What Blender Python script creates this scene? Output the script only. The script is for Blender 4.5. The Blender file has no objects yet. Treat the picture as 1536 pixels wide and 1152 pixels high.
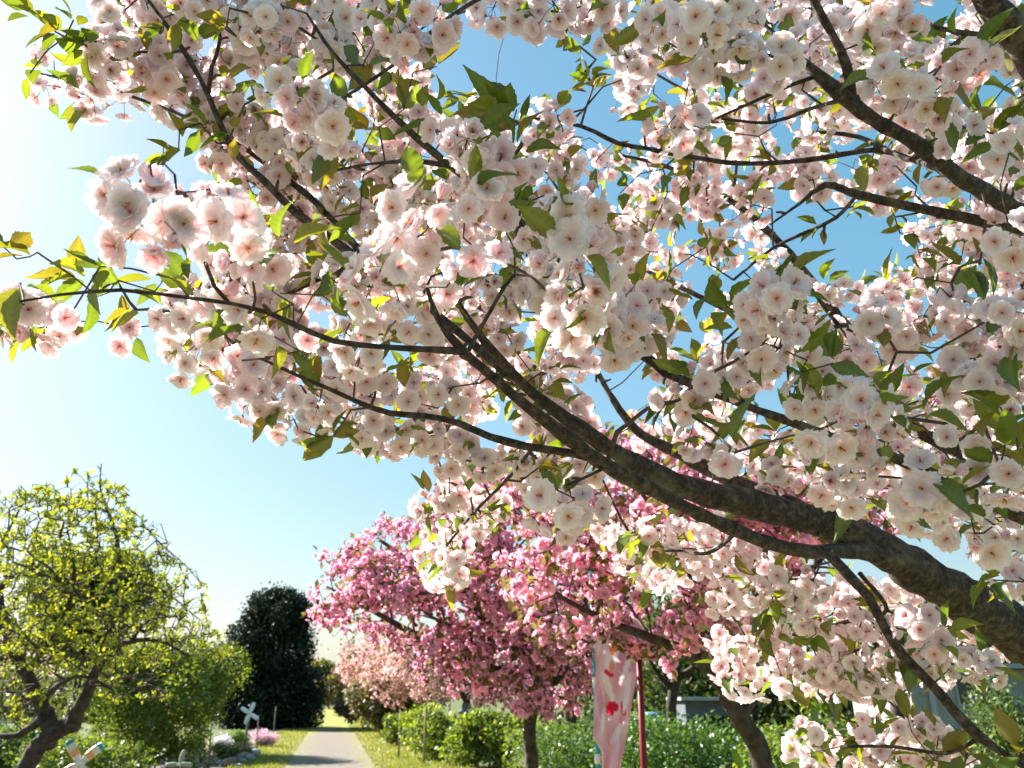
import bpy, math
import numpy as np
from mathutils import Matrix, Vector
R = np.random.RandomState(7)
rad = math.radians
S = bpy.context.scene

# ------------------------------------------------------------------ camera
FPX, PITCH, EYE = 1160.0, rad(22.0), 1.6          # focal length in photo pixels (1536 wide), tilt, eye height
cam = bpy.data.cameras.new('camera'); camo = bpy.data.objects.new('camera', cam)
S.collection.objects.link(camo); S.camera = camo
cam.sensor_width = 36.0; cam.lens = 36.0 * FPX / 1536; cam.clip_end = 3000; cam.clip_start = 0.02
camo.location = (0, 0, EYE); camo.rotation_euler = (math.pi / 2 + PITCH, 0, 0)
cam.dof.use_dof = True; cam.dof.focus_distance = 1.5; cam.dof.aperture_fstop = 7.0

# ------------------------------------------------------------------ sky and sun
SUN_AZ, SUN_EL = rad(-62), rad(33)                # azimuth from +Y (view heading), negative = to the left
w = bpy.data.worlds.new('World'); S.world = w; w.use_nodes = True
nt = w.node_tree; bg = nt.nodes['Background']
sky = nt.nodes.new('ShaderNodeTexSky'); sky.sky_type = 'NISHITA'; sky.sun_disc = False
sky.sun_elevation = SUN_EL; sky.sun_rotation = SUN_AZ
sky.air_density = 1.4; sky.dust_density = 1.5; sky.ozone_density = 5.5; sky.altitude = 0
hs = nt.nodes.new('ShaderNodeHueSaturation'); hs.inputs['Hue'].default_value = .487; hs.inputs['Saturation'].default_value = 1.28
gmm = nt.nodes.new('ShaderNodeGamma'); gmm.inputs[1].default_value = .57
nt.links.new(sky.outputs[0], hs.inputs['Color']); nt.links.new(hs.outputs[0], gmm.inputs[0]); nt.links.new(gmm.outputs[0], bg.inputs[0]); bg.inputs[1].default_value = 0.088
sd = Vector((math.sin(SUN_AZ) * math.cos(SUN_EL), math.cos(SUN_AZ) * math.cos(SUN_EL), math.sin(SUN_EL)))
sl = bpy.data.lights.new('sun', 'SUN'); sl.energy = 5.0; sl.angle = rad(0.5); sl.color = (1.0, 0.95, 0.88)
so = bpy.data.objects.new('sun', sl); S.collection.objects.link(so)
so.rotation_euler = sd.to_track_quat('Z', 'Y').to_euler()
S.view_settings.view_transform = 'Standard'; S.view_settings.look = 'None'
S.view_settings.exposure = 2.12; S.view_settings.gamma = 1.0
S.render.engine = 'CYCLES'
S.cycles.max_bounces = 12; S.cycles.diffuse_bounces = 8; S.cycles.transmission_bounces = 6; S.cycles.use_denoising = True

# ------------------------------------------------------------------ helpers
cp, sp_ = math.cos(PITCH), math.sin(PITCH)
def P(px, py, d):
    """a point seen at photo pixel (px,py) at depth d metres"""
    x = (px - 768) / FPX * d; u = -(py - 576) / FPX * d
    return np.array([x, d * cp - u * sp_, EYE + u * cp + d * sp_])
def G(px, py):
    """the ground point seen at photo pixel (px,py)"""
    a = P(px, py, 1.0) - [0, 0, EYE]
    return np.array([0, 0, EYE]) + a * (-EYE / a[2])
def unit(v):
    v = np.asarray(v, float); return v / (np.linalg.norm(v, axis=-1, keepdims=True) + 1e-9)

class Acc:
    """collects vertices, faces and colours of one mesh"""
    def __init__(s): s.V = []; s.F = []; s.C = []; s.n = 0
    def add(s, V, F, C=(1, 1, 1)):
        V = np.asarray(V, float); s.V.append(V)
        C = np.asarray(C, float); s.C.append(np.broadcast_to(C, (len(V), 3)))
        for f in (F if isinstance(F, list) else [F]): s.F.append(np.asarray(f) + s.n)
        s.n += len(V); return s
    def mesh(s, name, mat, origin=(0, 0, 0), smooth=True):
        V = np.concatenate(s.V) - np.asarray(origin); C = np.concatenate(s.C)
        me = bpy.data.meshes.new(name)
        me.vertices.add(len(V)); me.vertices.foreach_set('co', V.astype(np.float32).ravel())
        L = np.concatenate([f.ravel() for f in s.F]).astype(np.int32)
        T = np.concatenate([np.full(len(f), f.shape[1]) for f in s.F]).astype(np.int32)
        me.loops.add(len(L)); me.loops.foreach_set('vertex_index', L)
        me.polygons.add(len(T)); me.polygons.foreach_set('loop_start', (np.cumsum(T) - T).astype(np.int32))
        me.polygons.foreach_set('use_smooth', np.full(len(T), smooth))
        a = me.color_attributes.new('Col', 'FLOAT_COLOR', 'POINT')
        a.data.foreach_set('color', np.concatenate([C, np.ones((len(C), 1))], 1).astype(np.float32).ravel())
        me.update(calc_edges=True); me.validate()
        if mat: me.materials.append(mat)
        return me
    def obj(s, name, mat, parent=None, smooth=True, kind=None):
        org = np.array(parent.matrix_world.translation) if parent is not None else np.zeros(3)
        if parent is not None: org = np.array(wloc(parent))
        return link(name, s.mesh(name, mat, org, smooth), parent, kind)
def wloc(o):
    v = Vector((0, 0, 0))
    while o is not None: v = v + o.location; o = o.parent
    return v
def link(name, me, parent=None, kind=None):
    o = bpy.data.objects.new(name, me); S.collection.objects.link(o); o.parent = parent
    if kind: o['kind'] = kind
    return o
def thing(name, loc, label, cat, group=None):
    o = bpy.data.objects.new(name, None); S.collection.objects.link(o)
    o.location = tuple(float(q) for q in loc); o.empty_display_size = .1
    o['label'] = label; o['category'] = cat
    if group: o['group'] = group
    return o

def smooth_line(pts, step):
    """Catmull-Rom resample; pts rows = x,y,z,r"""
    p = np.asarray(pts, float)
    if len(p) < 2: return p
    q = np.vstack([2 * p[0] - p[1], p, 2 * p[-1] - p[-2]]); out = []
    for i in range(1, len(q) - 2):
        a, b, c, d = q[i - 1], q[i], q[i + 1], q[i + 2]
        n = max(1, int(np.linalg.norm(c[:3] - b[:3]) / step))
        for k in range(n):
            t = k / n
            out.append(.5 * (2 * b + (c - a) * t + (2 * a - 5 * b + 4 * c - d) * t * t + (3 * b - a - 3 * c + d) * t ** 3))
    out.append(p[-1]); return np.array(out)
def tube(acc, line, sides=8, col=(1, 1, 1), rough=0.0, cap=True):
    """a tapered tube along rows x,y,z,r"""
    L = np.asarray(line, float); n = len(L); t = unit(np.gradient(L[:, :3], axis=0))
    ref = np.array([.31, .17, .93]); a = unit(np.cross(t, ref)); b = np.cross(t, a)
    th = np.arange(sides) / sides * 2 * math.pi
    rr = np.maximum(L[:, 3], 2e-4)[:, None] * (1 + rough * (R.rand(n, sides) - .5) * 2)
    V = L[:, None, :3] + a[:, None] * (np.cos(th)[None, :, None] * rr[..., None]) + b[:, None] * (np.sin(th)[None, :, None] * rr[..., None])
    i = np.arange(n - 1)[:, None] * sides; j = np.arange(sides)[None]; k = (j + 1) % sides
    F = [np.stack([i + j, i + k, i + sides + k, i + sides + j], -1).reshape(-1, 4)]
    V = V.reshape(-1, 3)
    if cap:
        V = np.vstack([V, L[0, :3], L[-1, :3]]); m = n * sides; jj = np.arange(sides); kk = (jj + 1) % sides
        F.append(np.vstack([np.stack([kk, jj, np.full(sides, m)], -1), np.stack([jj + m - sides, kk + m - sides, np.full(sides, m + 1)], -1)]))
    acc.add(V, F, col)
def box(acc, c, s, col=(1, 1, 1), ax=None):
    v = np.array([[x, y, z] for x in (-.5, .5) for y in (-.5, .5) for z in (-.5, .5)]) * s
    if ax is not None: v = v @ np.asarray(ax)
    acc.add(v + c, np.array([[0, 1, 3, 2], [4, 6, 7, 5], [0, 4, 5, 1], [2, 3, 7, 6], [0, 2, 6, 4], [1, 5, 7, 3]]), col)
def basis(z, spin):
    """rows x,y,z of frames whose z is the facing"""
    z = unit(z); ref = np.where(np.abs(z[:, 2:3]) > .95, [[1., 0, 0]], [[0, 0, 1.]])
    x = unit(np.cross(ref, z)); y = np.cross(z, x); c, s = np.cos(spin)[:, None], np.sin(spin)[:, None]
    return np.stack([x * c + y * s, -x * s + y * c, z], 1)
def stamp(acc, proto, B, T, sc, tint):
    """copies of proto (V,F list,C) with frames B, places T, scales, tints into one mesh"""
    V, F, C = proto; N = len(T)
    if N == 0: return
    VV = np.einsum('vi,nij->nvj', V, B) * np.asarray(sc).reshape(N, 1, 1) + np.asarray(T)[:, None]
    CC = C[None] * np.asarray(tint)[:, None]
    off = (np.arange(N) * len(V))[:, None, None]
    acc.add(VV.reshape(-1, 3), [(f[None] + off).reshape(-1, f.shape[1]) for f in F], CC.reshape(-1, 3))
def inpoly(pts, poly):
    x, y = pts[:, 0], pts[:, 1]; r = np.zeros(len(pts), bool); j = len(poly) - 1
    for i in range(len(poly)):
        (xi, yi), (xj, yj) = poly[i], poly[j]
        m = ((yi > y) != (yj > y)) & (x < (xj - xi) * (y - yi) / (yj - yi + 1e-9) + xi); r ^= m; j = i
    return r
def sample_poly(poly, n, holes=()):
    p = np.array(poly); lo, hi = p.min(0), p.max(0); out = np.zeros((0, 2))
    while len(out) < n:
        q = lo + R.rand(n * 2, 2) * (hi - lo); m = inpoly(q, poly)
        for h in holes: m &= ~inpoly(q, h)
        out = np.vstack([out, q[m]])
    return out[:n]

# ------------------------------------------------------------------ materials
def newmat(name):
    m = bpy.data.materials.new(name); m.use_nodes = True; n = m.node_tree; n.nodes.clear()
    o = n.nodes.new('ShaderNodeOutputMaterial'); return m, n, o
def nd(n, t, **k):
    x = n.nodes.new(t)
    for a, b in k.items(): setattr(x, a, b)
    return x
def leafy(name, trans, gloss=0.0, tmul=(1, 1, 1), noise=0.0, rough=.45):
    """thin petals and leaves: colour from the mesh, part of the light goes through"""
    m, n, o = newmat(name); at = nd(n, 'ShaderNodeAttribute', attribute_name='Col')
    col = at.outputs['Color']
    if noise:
        tc = nd(n, 'ShaderNodeTexCoord'); ns = nd(n, 'ShaderNodeTexNoise'); ns.inputs['Scale'].default_value = noise
        n.links.new(tc.outputs['Object'], ns.inputs['Vector'])
        hs = nd(n, 'ShaderNodeHueSaturation'); mr = nd(n, 'ShaderNodeMapRange')
        mr.inputs[3].default_value = .75; mr.inputs[4].default_value = 1.25
        n.links.new(ns.outputs['Fac'], mr.inputs[0]); n.links.new(mr.outputs[0], hs.inputs['Value']); n.links.new(col, hs.inputs['Color'])
        col = hs.outputs['Color']
    d = nd(n, 'ShaderNodeBsdfDiffuse'); t = nd(n, 'ShaderNodeBsdfTranslucent'); mx = nd(n, 'ShaderNodeMixShader'); mx.inputs[0].default_value = trans
    tm = nd(n, 'ShaderNodeMix', data_type='RGBA', blend_type='MULTIPLY'); tm.inputs[0].default_value = 1; tm.inputs[7].default_value = (*tmul, 1)
    n.links.new(col, d.inputs[0]); n.links.new(col, tm.inputs[6]); n.links.new(tm.outputs[2], t.inputs[0])
    n.links.new(d.outputs[0], mx.inputs[1]); n.links.new(t.outputs[0], mx.inputs[2]); out = mx.outputs[0]
    if gloss:
        g = nd(n, 'ShaderNodeBsdfGlossy'); g.inputs['Roughness'].default_value = rough
        m2 = nd(n, 'ShaderNodeMixShader'); m2.inputs[0].default_value = gloss
        n.links.new(out, m2.inputs[1]); n.links.new(g.outputs[0], m2.inputs[2]); out = m2.outputs[0]
    n.links.new(out, o.inputs[0]); return m
def solid(name, c1, c2=None, scale=20.0, rough=.8, bump=0.0, stretch=(1, 1, 1), attr=False, spec=.2, det=6):
    m, n, o = newmat(name); b = nd(n, 'ShaderNodeBsdfPrincipled'); b.inputs['Roughness'].default_value = rough; b.inputs['Specular IOR Level'].default_value = spec
    tc = nd(n, 'ShaderNodeTexCoord'); mp = nd(n, 'ShaderNodeMapping'); mp.inputs['Scale'].default_value = stretch
    ns = nd(n, 'ShaderNodeTexNoise'); ns.inputs['Scale'].default_value = scale; ns.inputs['Detail'].default_value = det; ns.inputs['Roughness'].default_value = .65
    n.links.new(tc.outputs['Object'], mp.inputs[0]); n.links.new(mp.outputs[0], ns.inputs['Vector'])
    rp = nd(n, 'ShaderNodeValToRGB'); rp.color_ramp.elements[0].position = .32; rp.color_ramp.elements[1].position = .68
    rp.color_ramp.elements[0].color = (*c1, 1); rp.color_ramp.elements[1].color = (*(c2 or c1), 1)
    n.links.new(ns.outputs['Fac'], rp.inputs[0]); col = rp.outputs[0]
    if attr:
        at = nd(n, 'ShaderNodeAttribute', attribute_name='Col'); mm = nd(n, 'ShaderNodeMix', data_type='RGBA', blend_type='MULTIPLY'); mm.inputs[0].default_value = 1
        n.links.new(col, mm.inputs[6]); n.links.new(at.outputs['Color'], mm.inputs[7]); col = mm.outputs[2]
    n.links.new(col, b.inputs['Base Color'])
    if bump:
        bp = nd(n, 'ShaderNodeBump'); bp.inputs['Strength'].default_value = 1.0; bp.inputs['Distance'].default_value = bump
        n.links.new(ns.outputs['Fac'], bp.inputs['Height']); n.links.new(bp.outputs[0], b.inputs['Normal'])
    n.links.new(b.outputs[0], o.inputs[0]); return m
M_PETAL = leafy('petal', .6, 0, (1, .985, .985))
M_PINK = leafy('pink_petal', .5, 0, (1, .95, .97))
M_LEAF = leafy('young_leaf', .5, .05, (1.9, 1.6, .30), 0, .4)
M_STALK = leafy('stalk', .2)
M_FOL = leafy('foliage', .42, .04, (1.35, 1.2, .4))
M_DARK = leafy('dark_foliage', .12, .03)
M_TWIG = solid('twig_bark', (.06, .042, .036), (.12, .09, .075), 60, .85)
M_BARK = solid('cherry_bark', (.022, .016, .014), (.16, .122, .10), 42, .8, .014, (1, 1, 2.0))
def bark(name):
    m, n, o = newmat(name); b = nd(n, 'ShaderNodeBsdfPrincipled'); b.inputs['Roughness'].default_value = .75; b.inputs['Specular IOR Level'].default_value = .25
    at = nd(n, 'ShaderNodeAttribute', attribute_name='Col'); tc = nd(n, 'ShaderNodeTexCoord')
    def noise(src, sc, scale, det):
        mp = nd(n, 'ShaderNodeMapping'); mp.inputs['Scale'].default_value = sc; ns = nd(n, 'ShaderNodeTexNoise'); ns.inputs['Scale'].default_value = scale; ns.inputs['Detail'].default_value = det; ns.inputs['Roughness'].default_value = .6
        n.links.new(src, mp.inputs[0]); n.links.new(mp.outputs[0], ns.inputs['Vector']); return ns.outputs['Fac']
    rings = noise(at.outputs['Vector'], (120, 3.0, 3.0), 1.0, 5); fine = noise(tc.outputs['Object'], (1, 1, 1), 55, 7); patch = noise(tc.outputs['Object'], (1, 1, 1), 7, 4)
    ad = nd(n, 'ShaderNodeMath', operation='ADD'); rm = nd(n, 'ShaderNodeMath', operation='MULTIPLY'); rm.inputs[1].default_value = .7; n.links.new(rings, rm.inputs[0]); fm = nd(n, 'ShaderNodeMath', operation='MULTIPLY'); fm.inputs[1].default_value = 1.3; n.links.new(fine, fm.inputs[0]); n.links.new(rm.outputs[0], ad.inputs[0]); n.links.new(fm.outputs[0], ad.inputs[1])
    hf = nd(n, 'ShaderNodeMath', operation='MULTIPLY'); hf.inputs[1].default_value = .5; n.links.new(ad.outputs[0], hf.inputs[0])
    rp = nd(n, 'ShaderNodeValToRGB'); e = rp.color_ramp.elements; e[0].position = .38; e[0].color = (.020, .015, .013, 1); e[1].position = .64; e[1].color = (.15, .115, .095, 1); x = e.new(.5); x.color = (.055, .042, .036, 1)
    n.links.new(hf.outputs[0], rp.inputs[0])
    r2 = nd(n, 'ShaderNodeValToRGB'); r2.color_ramp.elements[0].position = .56; r2.color_ramp.elements[1].position = .70; n.links.new(patch, r2.inputs[0])
    mx = nd(n, 'ShaderNodeMix', data_type='RGBA'); mu = nd(n, 'ShaderNodeMath', operation='MULTIPLY'); mu.inputs[1].default_value = .55; n.links.new(r2.outputs[0], mu.inputs[0]); n.links.new(mu.outputs[0], mx.inputs[0])
    n.links.new(rp.outputs[0], mx.inputs[6]); mx.inputs[7].default_value = (.20, .185, .14, 1); n.links.new(mx.outputs[2], b.inputs['Base Color'])
    bp = nd(n, 'ShaderNodeBump'); bp.inputs['Distance'].default_value = .012; n.links.new(hf.outputs[0], bp.inputs['Height']); n.links.new(bp.outputs[0], b.inputs['Normal']); n.links.new(b.outputs[0], o.inputs[0]); return m
M_BARK = bark('cherry_bark_ringed')
M_BARK2 = solid('old_bark', (.022, .017, .016), (.095, .075, .065), 14, .9, .02)

# ------------------------------------------------------------------ blossoms and leaves (prototypes)
def petal(L, W, a0, curl, r0, az, nu, nv, edge, base, seed):
    """one petal: narrow base, broad frilled and notched tip, cupped"""
    rs = np.random.RandomState(seed); u = np.linspace(0, 1, nu)[:, None]; v = np.linspace(-1, 1, nv)[None]
    wd = W * (.22 + .78 * np.sin(np.clip(u * 1.18, 0, 1) * math.pi / 2) ** 1.2) * np.sqrt(np.clip(1.0 - np.clip((u - .72) / .42, 0, 1) ** 2, .05, 1))
    ln = u * (1 - (.07 if nv > 4 else -.05) * (1 - np.abs(v)) * (u > .99) - .10 * v * v * u)
    ln = ln + (u > .9) * (rs.rand(nu, nv) - .5) * (.15 if nv > 4 else .06)
    al = a0 + curl * u
    x = np.cumsum(np.vstack([np.zeros((1, 1)), np.cos((al[1:] + al[:-1]) / 2) / (nu - 1)]), 0)
    z = np.cumsum(np.vstack([np.zeros((1, 1)), np.sin((al[1:] + al[:-1]) / 2) / (nu - 1)]), 0)
    k = ln / np.maximum(u, 1e-6); k[0] = 1
    X = r0 + L * x * k; Z = L * z * k + W * .30 * v * v * np.sin(u * math.pi * .6) + (rs.rand(nu, nv) - .5) * .10 * u
    Y = wd * v + 0 * u
    c, s = math.cos(az), math.sin(az)
    V = np.stack([X * c - Y * s, X * s + Y * c, Z], -1).reshape(-1, 3)
    i = np.arange(nu - 1)[:, None] * nv; j = np.arange(nv - 1)[None]
    F = np.stack([i + j, i + nv + j, i + nv + j + 1, i + j + 1], -1).reshape(-1, 4)
    t = np.clip(u * 1.3, 0, 1) ** .55 + 0 * v
    C = np.asarray(base)[None, None] * (1 - t[..., None]) + np.asarray(edge)[None, None] * t[..., None]
    return V, F, C.reshape(-1, 3)
def blossom(seed, nu, nv, counts, edge, base, calyx=True):
    rs = np.random.RandomState(seed); a = Acc(); half = rs.rand() * .2
    for li, (n, L, W, a0, curl, r0) in enumerate(counts):
        for k in range(n):
            az = (k + .5 * li + rs.rand() * .35) / n * 2 * math.pi
            a.add(*petal(L * (.9 + .2 * rs.rand()), W * (.9 + .25 * rs.rand()), a0 + half + (rs.rand() - .5) * .3, curl + (rs.rand() - .5) * .5, r0, az, nu, nv, np.array(edge) * (.95 + .07 * rs.rand()), base, rs.randint(1 << 30)))
    if not calyx: return np.concatenate(a.V), a.F, np.concatenate(a.C)
    # calyx behind
    th = np.arange(5) / 5 * 2 * math.pi
    a.add(np.vstack([np.stack([.16 * np.cos(th), .16 * np.sin(th), 0 * th + .02], -1), [[0, 0, -.28]]]), np.array([[i, (i + 1) % 5, 5] for i in range(5)]), (.30, .17, .08))
    return np.concatenate(a.V), a.F, np.concatenate(a.C)
def eye(seed, n=9):
    """the dark red eye and the few stamens"""
    rs = np.random.RandomState(seed); a = Acc(); th = np.arange(6) / 6 * 2 * math.pi
    a.add(np.vstack([np.stack([.075 * np.cos(th), .075 * np.sin(th), 0 * th + .10], -1), [[0, 0, .24]]]), np.array([[i, (i + 1) % 6, 6] for i in range(6)]), (.42, .09, .06))
    for k in range(n):
        t = rs.rand() * 6.28; rr = .05 + .13 * rs.rand(); b = np.array([rr * .4 * math.cos(t), rr * .4 * math.sin(t), .15]); e = np.array([rr * math.cos(t), rr * math.sin(t), .36 + .14 * rs.rand()])
        s = np.array([-math.sin(t), math.cos(t), 0]) * .018; c = (.75, .50, .10) if rs.rand() < .45 else (.62, .18, .12)
        a.add(np.array([b - s, b + s, e + s * 1.8, e - s * 1.8]), np.array([[0, 1, 2, 3]]), c)
    return np.concatenate(a.V), a.F, np.concatenate(a.C)
WE, WB = (.97, .918, .923), (.95, .775, .775)
HI = [(8, 1.0, .52, .0, .16, .05), (8, .88, .46, .12, .18, .05), (7, .62, .36, .26, .2, .06)]
CUP = [(7, .95, .48, .55, .35, .05), (6, .85, .42, .8, .3, .05), (4, .6, .3, 1.0, .2, .05)]
BUD = [(5, .85, .40, 1.15, .55, .03), (4, .75, .36, 1.25, .4, .02)]
WILD = [(7, 1.05, .46, -.15, .1, .05), (7, .9, .44, .1, .5, .05), (6, .7, .36, .35, -.4, .06)]
LO = [(8, 1.0, .54, .0, .2, .05), (7, .84, .48, .18, .2, .05), (5, .54, .34, .42, .1, .07)]
B_HI = [blossom(11 + i, 6, 7, [HI, HI, WILD, HI, CUP, BUD][i], np.array(WE) * ((1, .88, .90) if i == 5 else (1, .97, .98) if i == 4 else (1, 1, 1)), WB) for i in range(6)]
B_EYE = [eye(40 + i) for i in range(6)]
def merged(p, q):
    a = Acc(); a.add(*p); a.add(*q); return np.concatenate(a.V), a.F, np.concatenate(a.C)
B_LO = [merged(blossom(71 + i, 4, 3, [LO, LO, WILD, LO, CUP, BUD][i], np.array(WE) * ((1, .88, .90) if i == 5 else (1, 1, 1)), WB), eye(80 + i, 4)) for i in range(6)]
LOW = [(7, 1.0, .6, .0, .2, .05), (5, .7, .5, .25, .2, .05)]
CUPL = [(6, .95, .5, .55, .35, .05), (4, .8, .42, .9, .2, .05)]
B_VLO = [merged(blossom(91 + i, 3, 3, [LOW, LOW, LOW, LOW, CUPL, BUD][i], np.array(WE) * ((1, .88, .90) if i == 5 else (1, 1, 1)), WB), eye(80 + i, 2)) for i in range(6)]
PICK = np.array([0, 0, 0, 1, 1, 1, 2, 2, 2, 3, 3, 3, 4, 4, 5])
PE, PB = (.95, .63, .745), (.86, .34, .50)
PK = [(6, .95, .5, .15, .5, .05), (5, .8, .45, .7, .3, .06)]
B_PK = [blossom(121 + i, 3, 3, PK, PE, PB) for i in range(4)]
B_PKL = [blossom(131 + i, 3, 2, [(4, .95, .62, .15, .5, .05), (4, .78, .5, .7, .3, .06)], PE, PB, False) for i in range(4)]
def leaf(n, wid, fold, droop, serr, seed):
    """a pointed leaf along +Y: folded on the midrib, waved, with toothed edge and paler veins"""
    rs = np.random.RandomState(seed); t = np.linspace(0, 1, n); cols = (-1, -.5, 0, .5, 1) if n > 6 else (-1, 0, 1)
    wv = wid * np.sin(math.pi * t ** .78) ** .85 * (1 - .5 * t ** 3); wv[0] = .012; wv[-1] = .003
    bend = .06 * rs.randn() * np.sin(t * 3.1); V, C = [], []
    for c in cols:
        e = wv * (1 + (serr * np.where(np.arange(n) % 2, 1, -1) if abs(c) == 1 and serr else 0))
        wave = (.025 * np.sin(t * (9 + 3 * rs.rand()) + 6 * rs.rand()) * abs(c) * (n > 6)) * np.minimum(1, wv / wid * 2)
        V.append(np.stack([c * e + bend, t + abs(c) * .04 * np.sin(t * 3.14), -droop * t ** 2 + fold * e * abs(c) ** 1.4 + wave], -1))
        k = 1.25 if c == 0 else .96; C.append(np.ones((n, 3)) * k * (1 + (.10 * np.where(np.arange(n) % 2, 1, -1))[:, None] * (abs(c) == .5)))
    m = len(cols); i = np.arange(n - 1); F = np.concatenate([np.stack([i + q * n, i + (q + 1) * n, i + (q + 1) * n + 1, i + q * n + 1], -1) for q in range(m - 1)])
    return np.concatenate(V), [F], np.concatenate(C)
L_HI = [leaf(15, .22, .45, .34, .06, 3), leaf(15, .25, .30, .22, .06, 4), leaf(15, .20, .6, .5, .06, 5), leaf(13, .25, .5, -.15, .06, 6), leaf(15, .14, 1.3, .25, .05, 12)]
L_LO = [leaf(5, .24, .4, .25, 0, 7), leaf(5, .26, .55, .1, 0, 8)]
L_TINY = [(np.array([[0, 0, 0], [-.3, .5, .06], [0, 1, -.08], [.3, .5, .06]]), [np.array([[0, 3, 2, 1]])], np.ones((4, 3)))]
LEAFCOL = np.array([(.12, .17, .03), (.09, .145, .028), (.15, .175, .03), (.16, .145, .035), (.075, .12, .028)])

# ------------------------------------------------------------------ branch network
def connect(nodes, nrad, targets, step=.06, wob=.012, sag=0.02, root=None, pull=.15, order=None):
    """joins each target to the nearest point of the network by a curved twig; returns list of (line, parent)"""
    nodes = np.asarray(nodes, float); T = np.asarray(targets, float); cap = len(nodes) + len(T) * 40
    A = np.zeros((cap, 3)); own = np.full(cap, -1); A[:len(nodes)] = nodes; n = len(nodes)
    rr = np.zeros(cap); rr[:n] = nrad; dr = np.zeros(cap)
    if root is not None: dr[:n] = np.linalg.norm(nodes - root, axis=1)
    d0 = np.array([np.min(np.linalg.norm(nodes - t, axis=1)) for t in T]); tw = []; cnt = []
    for ti in np.argsort(d0):
        t = T[ti]; v = A[:n] - t; d = np.linalg.norm(v, axis=1)
        k = int(np.argmin(d + (pull * dr[:n] if root is not None else 0))); p = A[k]; m = int(min(36, max(2, d[k] / step)))
        s = np.linspace(0, 1, m + 1)[:, None]; mid = R.randn(3) * wob * (1 + 4 * d[k])
        line = p + (t - p) * s + mid * (4 * s * (1 - s)) + np.array([0, 0, 1.]) * sag * d[k] * np.sin(s * math.pi) * 2
        line[1:-1] += R.randn(m - 1, 3) * wob * .35
        tw.append([line, own[k], rr[k], ti]); cnt.append(1); q = own[k]
        while q >= 0: cnt[q] += 1; q = tw[q][1]
        A[n:n + m] = line[1:]; own[n:n + m] = len(tw) - 1; rr[n:n + m] = -1
        if root is not None: dr[n:n + m] = dr[k] + d[k]
        n += m
    return tw, cnt
def twig_mesh(acc, tw, cnt, r0=.0016, pw=.45, rmax=.01, sides=5):
    for (line, own, pr, ti), c in zip(tw, cnt):
        a = min(rmax, r0 * c ** pw); 
        if pr > 0: a = min(a, pr * .8)
        r = np.linspace(a, max(r0 * .8, a * .6), len(line)); tube(acc, np.column_stack([line, r]), sides, cap=False)

# ================================================================== SETTING
gm = solid('garden_soil_grass', (.045, .07, .02), (.11, .12, .04), 1.5, .95)
a = Acc(); a.add([[-600, -200, 0], [600, -200, 0], [600, 1200, 0], [-600, 1200, 0]], np.array([[0, 1, 2, 3]]))
g_ = a.obj('ground', gm); g_['kind'] = 'structure'
PV = unit(G(495, 1070)[:2]); PN = np.array([PV[1], -PV[0]])        # path direction and its right-hand normal
def onpath(along, side, z=0.0): q = PV * along + PN * side; return np.array([q[0], q[1], z])
def strip(name, s0, s1, z, mat, jag):
    a = Acc(); n = 160; al = np.concatenate([np.linspace(-40, 60, 120), np.linspace(62, 130, 40)])
    l = np.array([onpath(t, s0 + jag * R.randn(), z) for t in al]); r = np.array([onpath(t, s1 + jag * R.randn(), z) for t in al])
    i = np.arange(n - 1); a.add(np.vstack([l, r]), np.stack([i, i + n, i + n + 1, i + 1], -1)); o = a.obj(name, mat); o['kind'] = 'structure'; return o
M_VERGE = solid('dry_grass', (.16, .18, .04), (.30, .29, .085), 5, .95, .03)
M_GRAVEL = solid('gravel', (.24, .21, .17), (.48, .43, .36), 4, .95, .04, det=12)
M_BED = solid('bed_soil', (.07, .055, .05), (.17, .14, .125), 5, .95, .03)
strip('grass_verge', -1.9, 3.4, .004, M_VERGE, .12)
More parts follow.
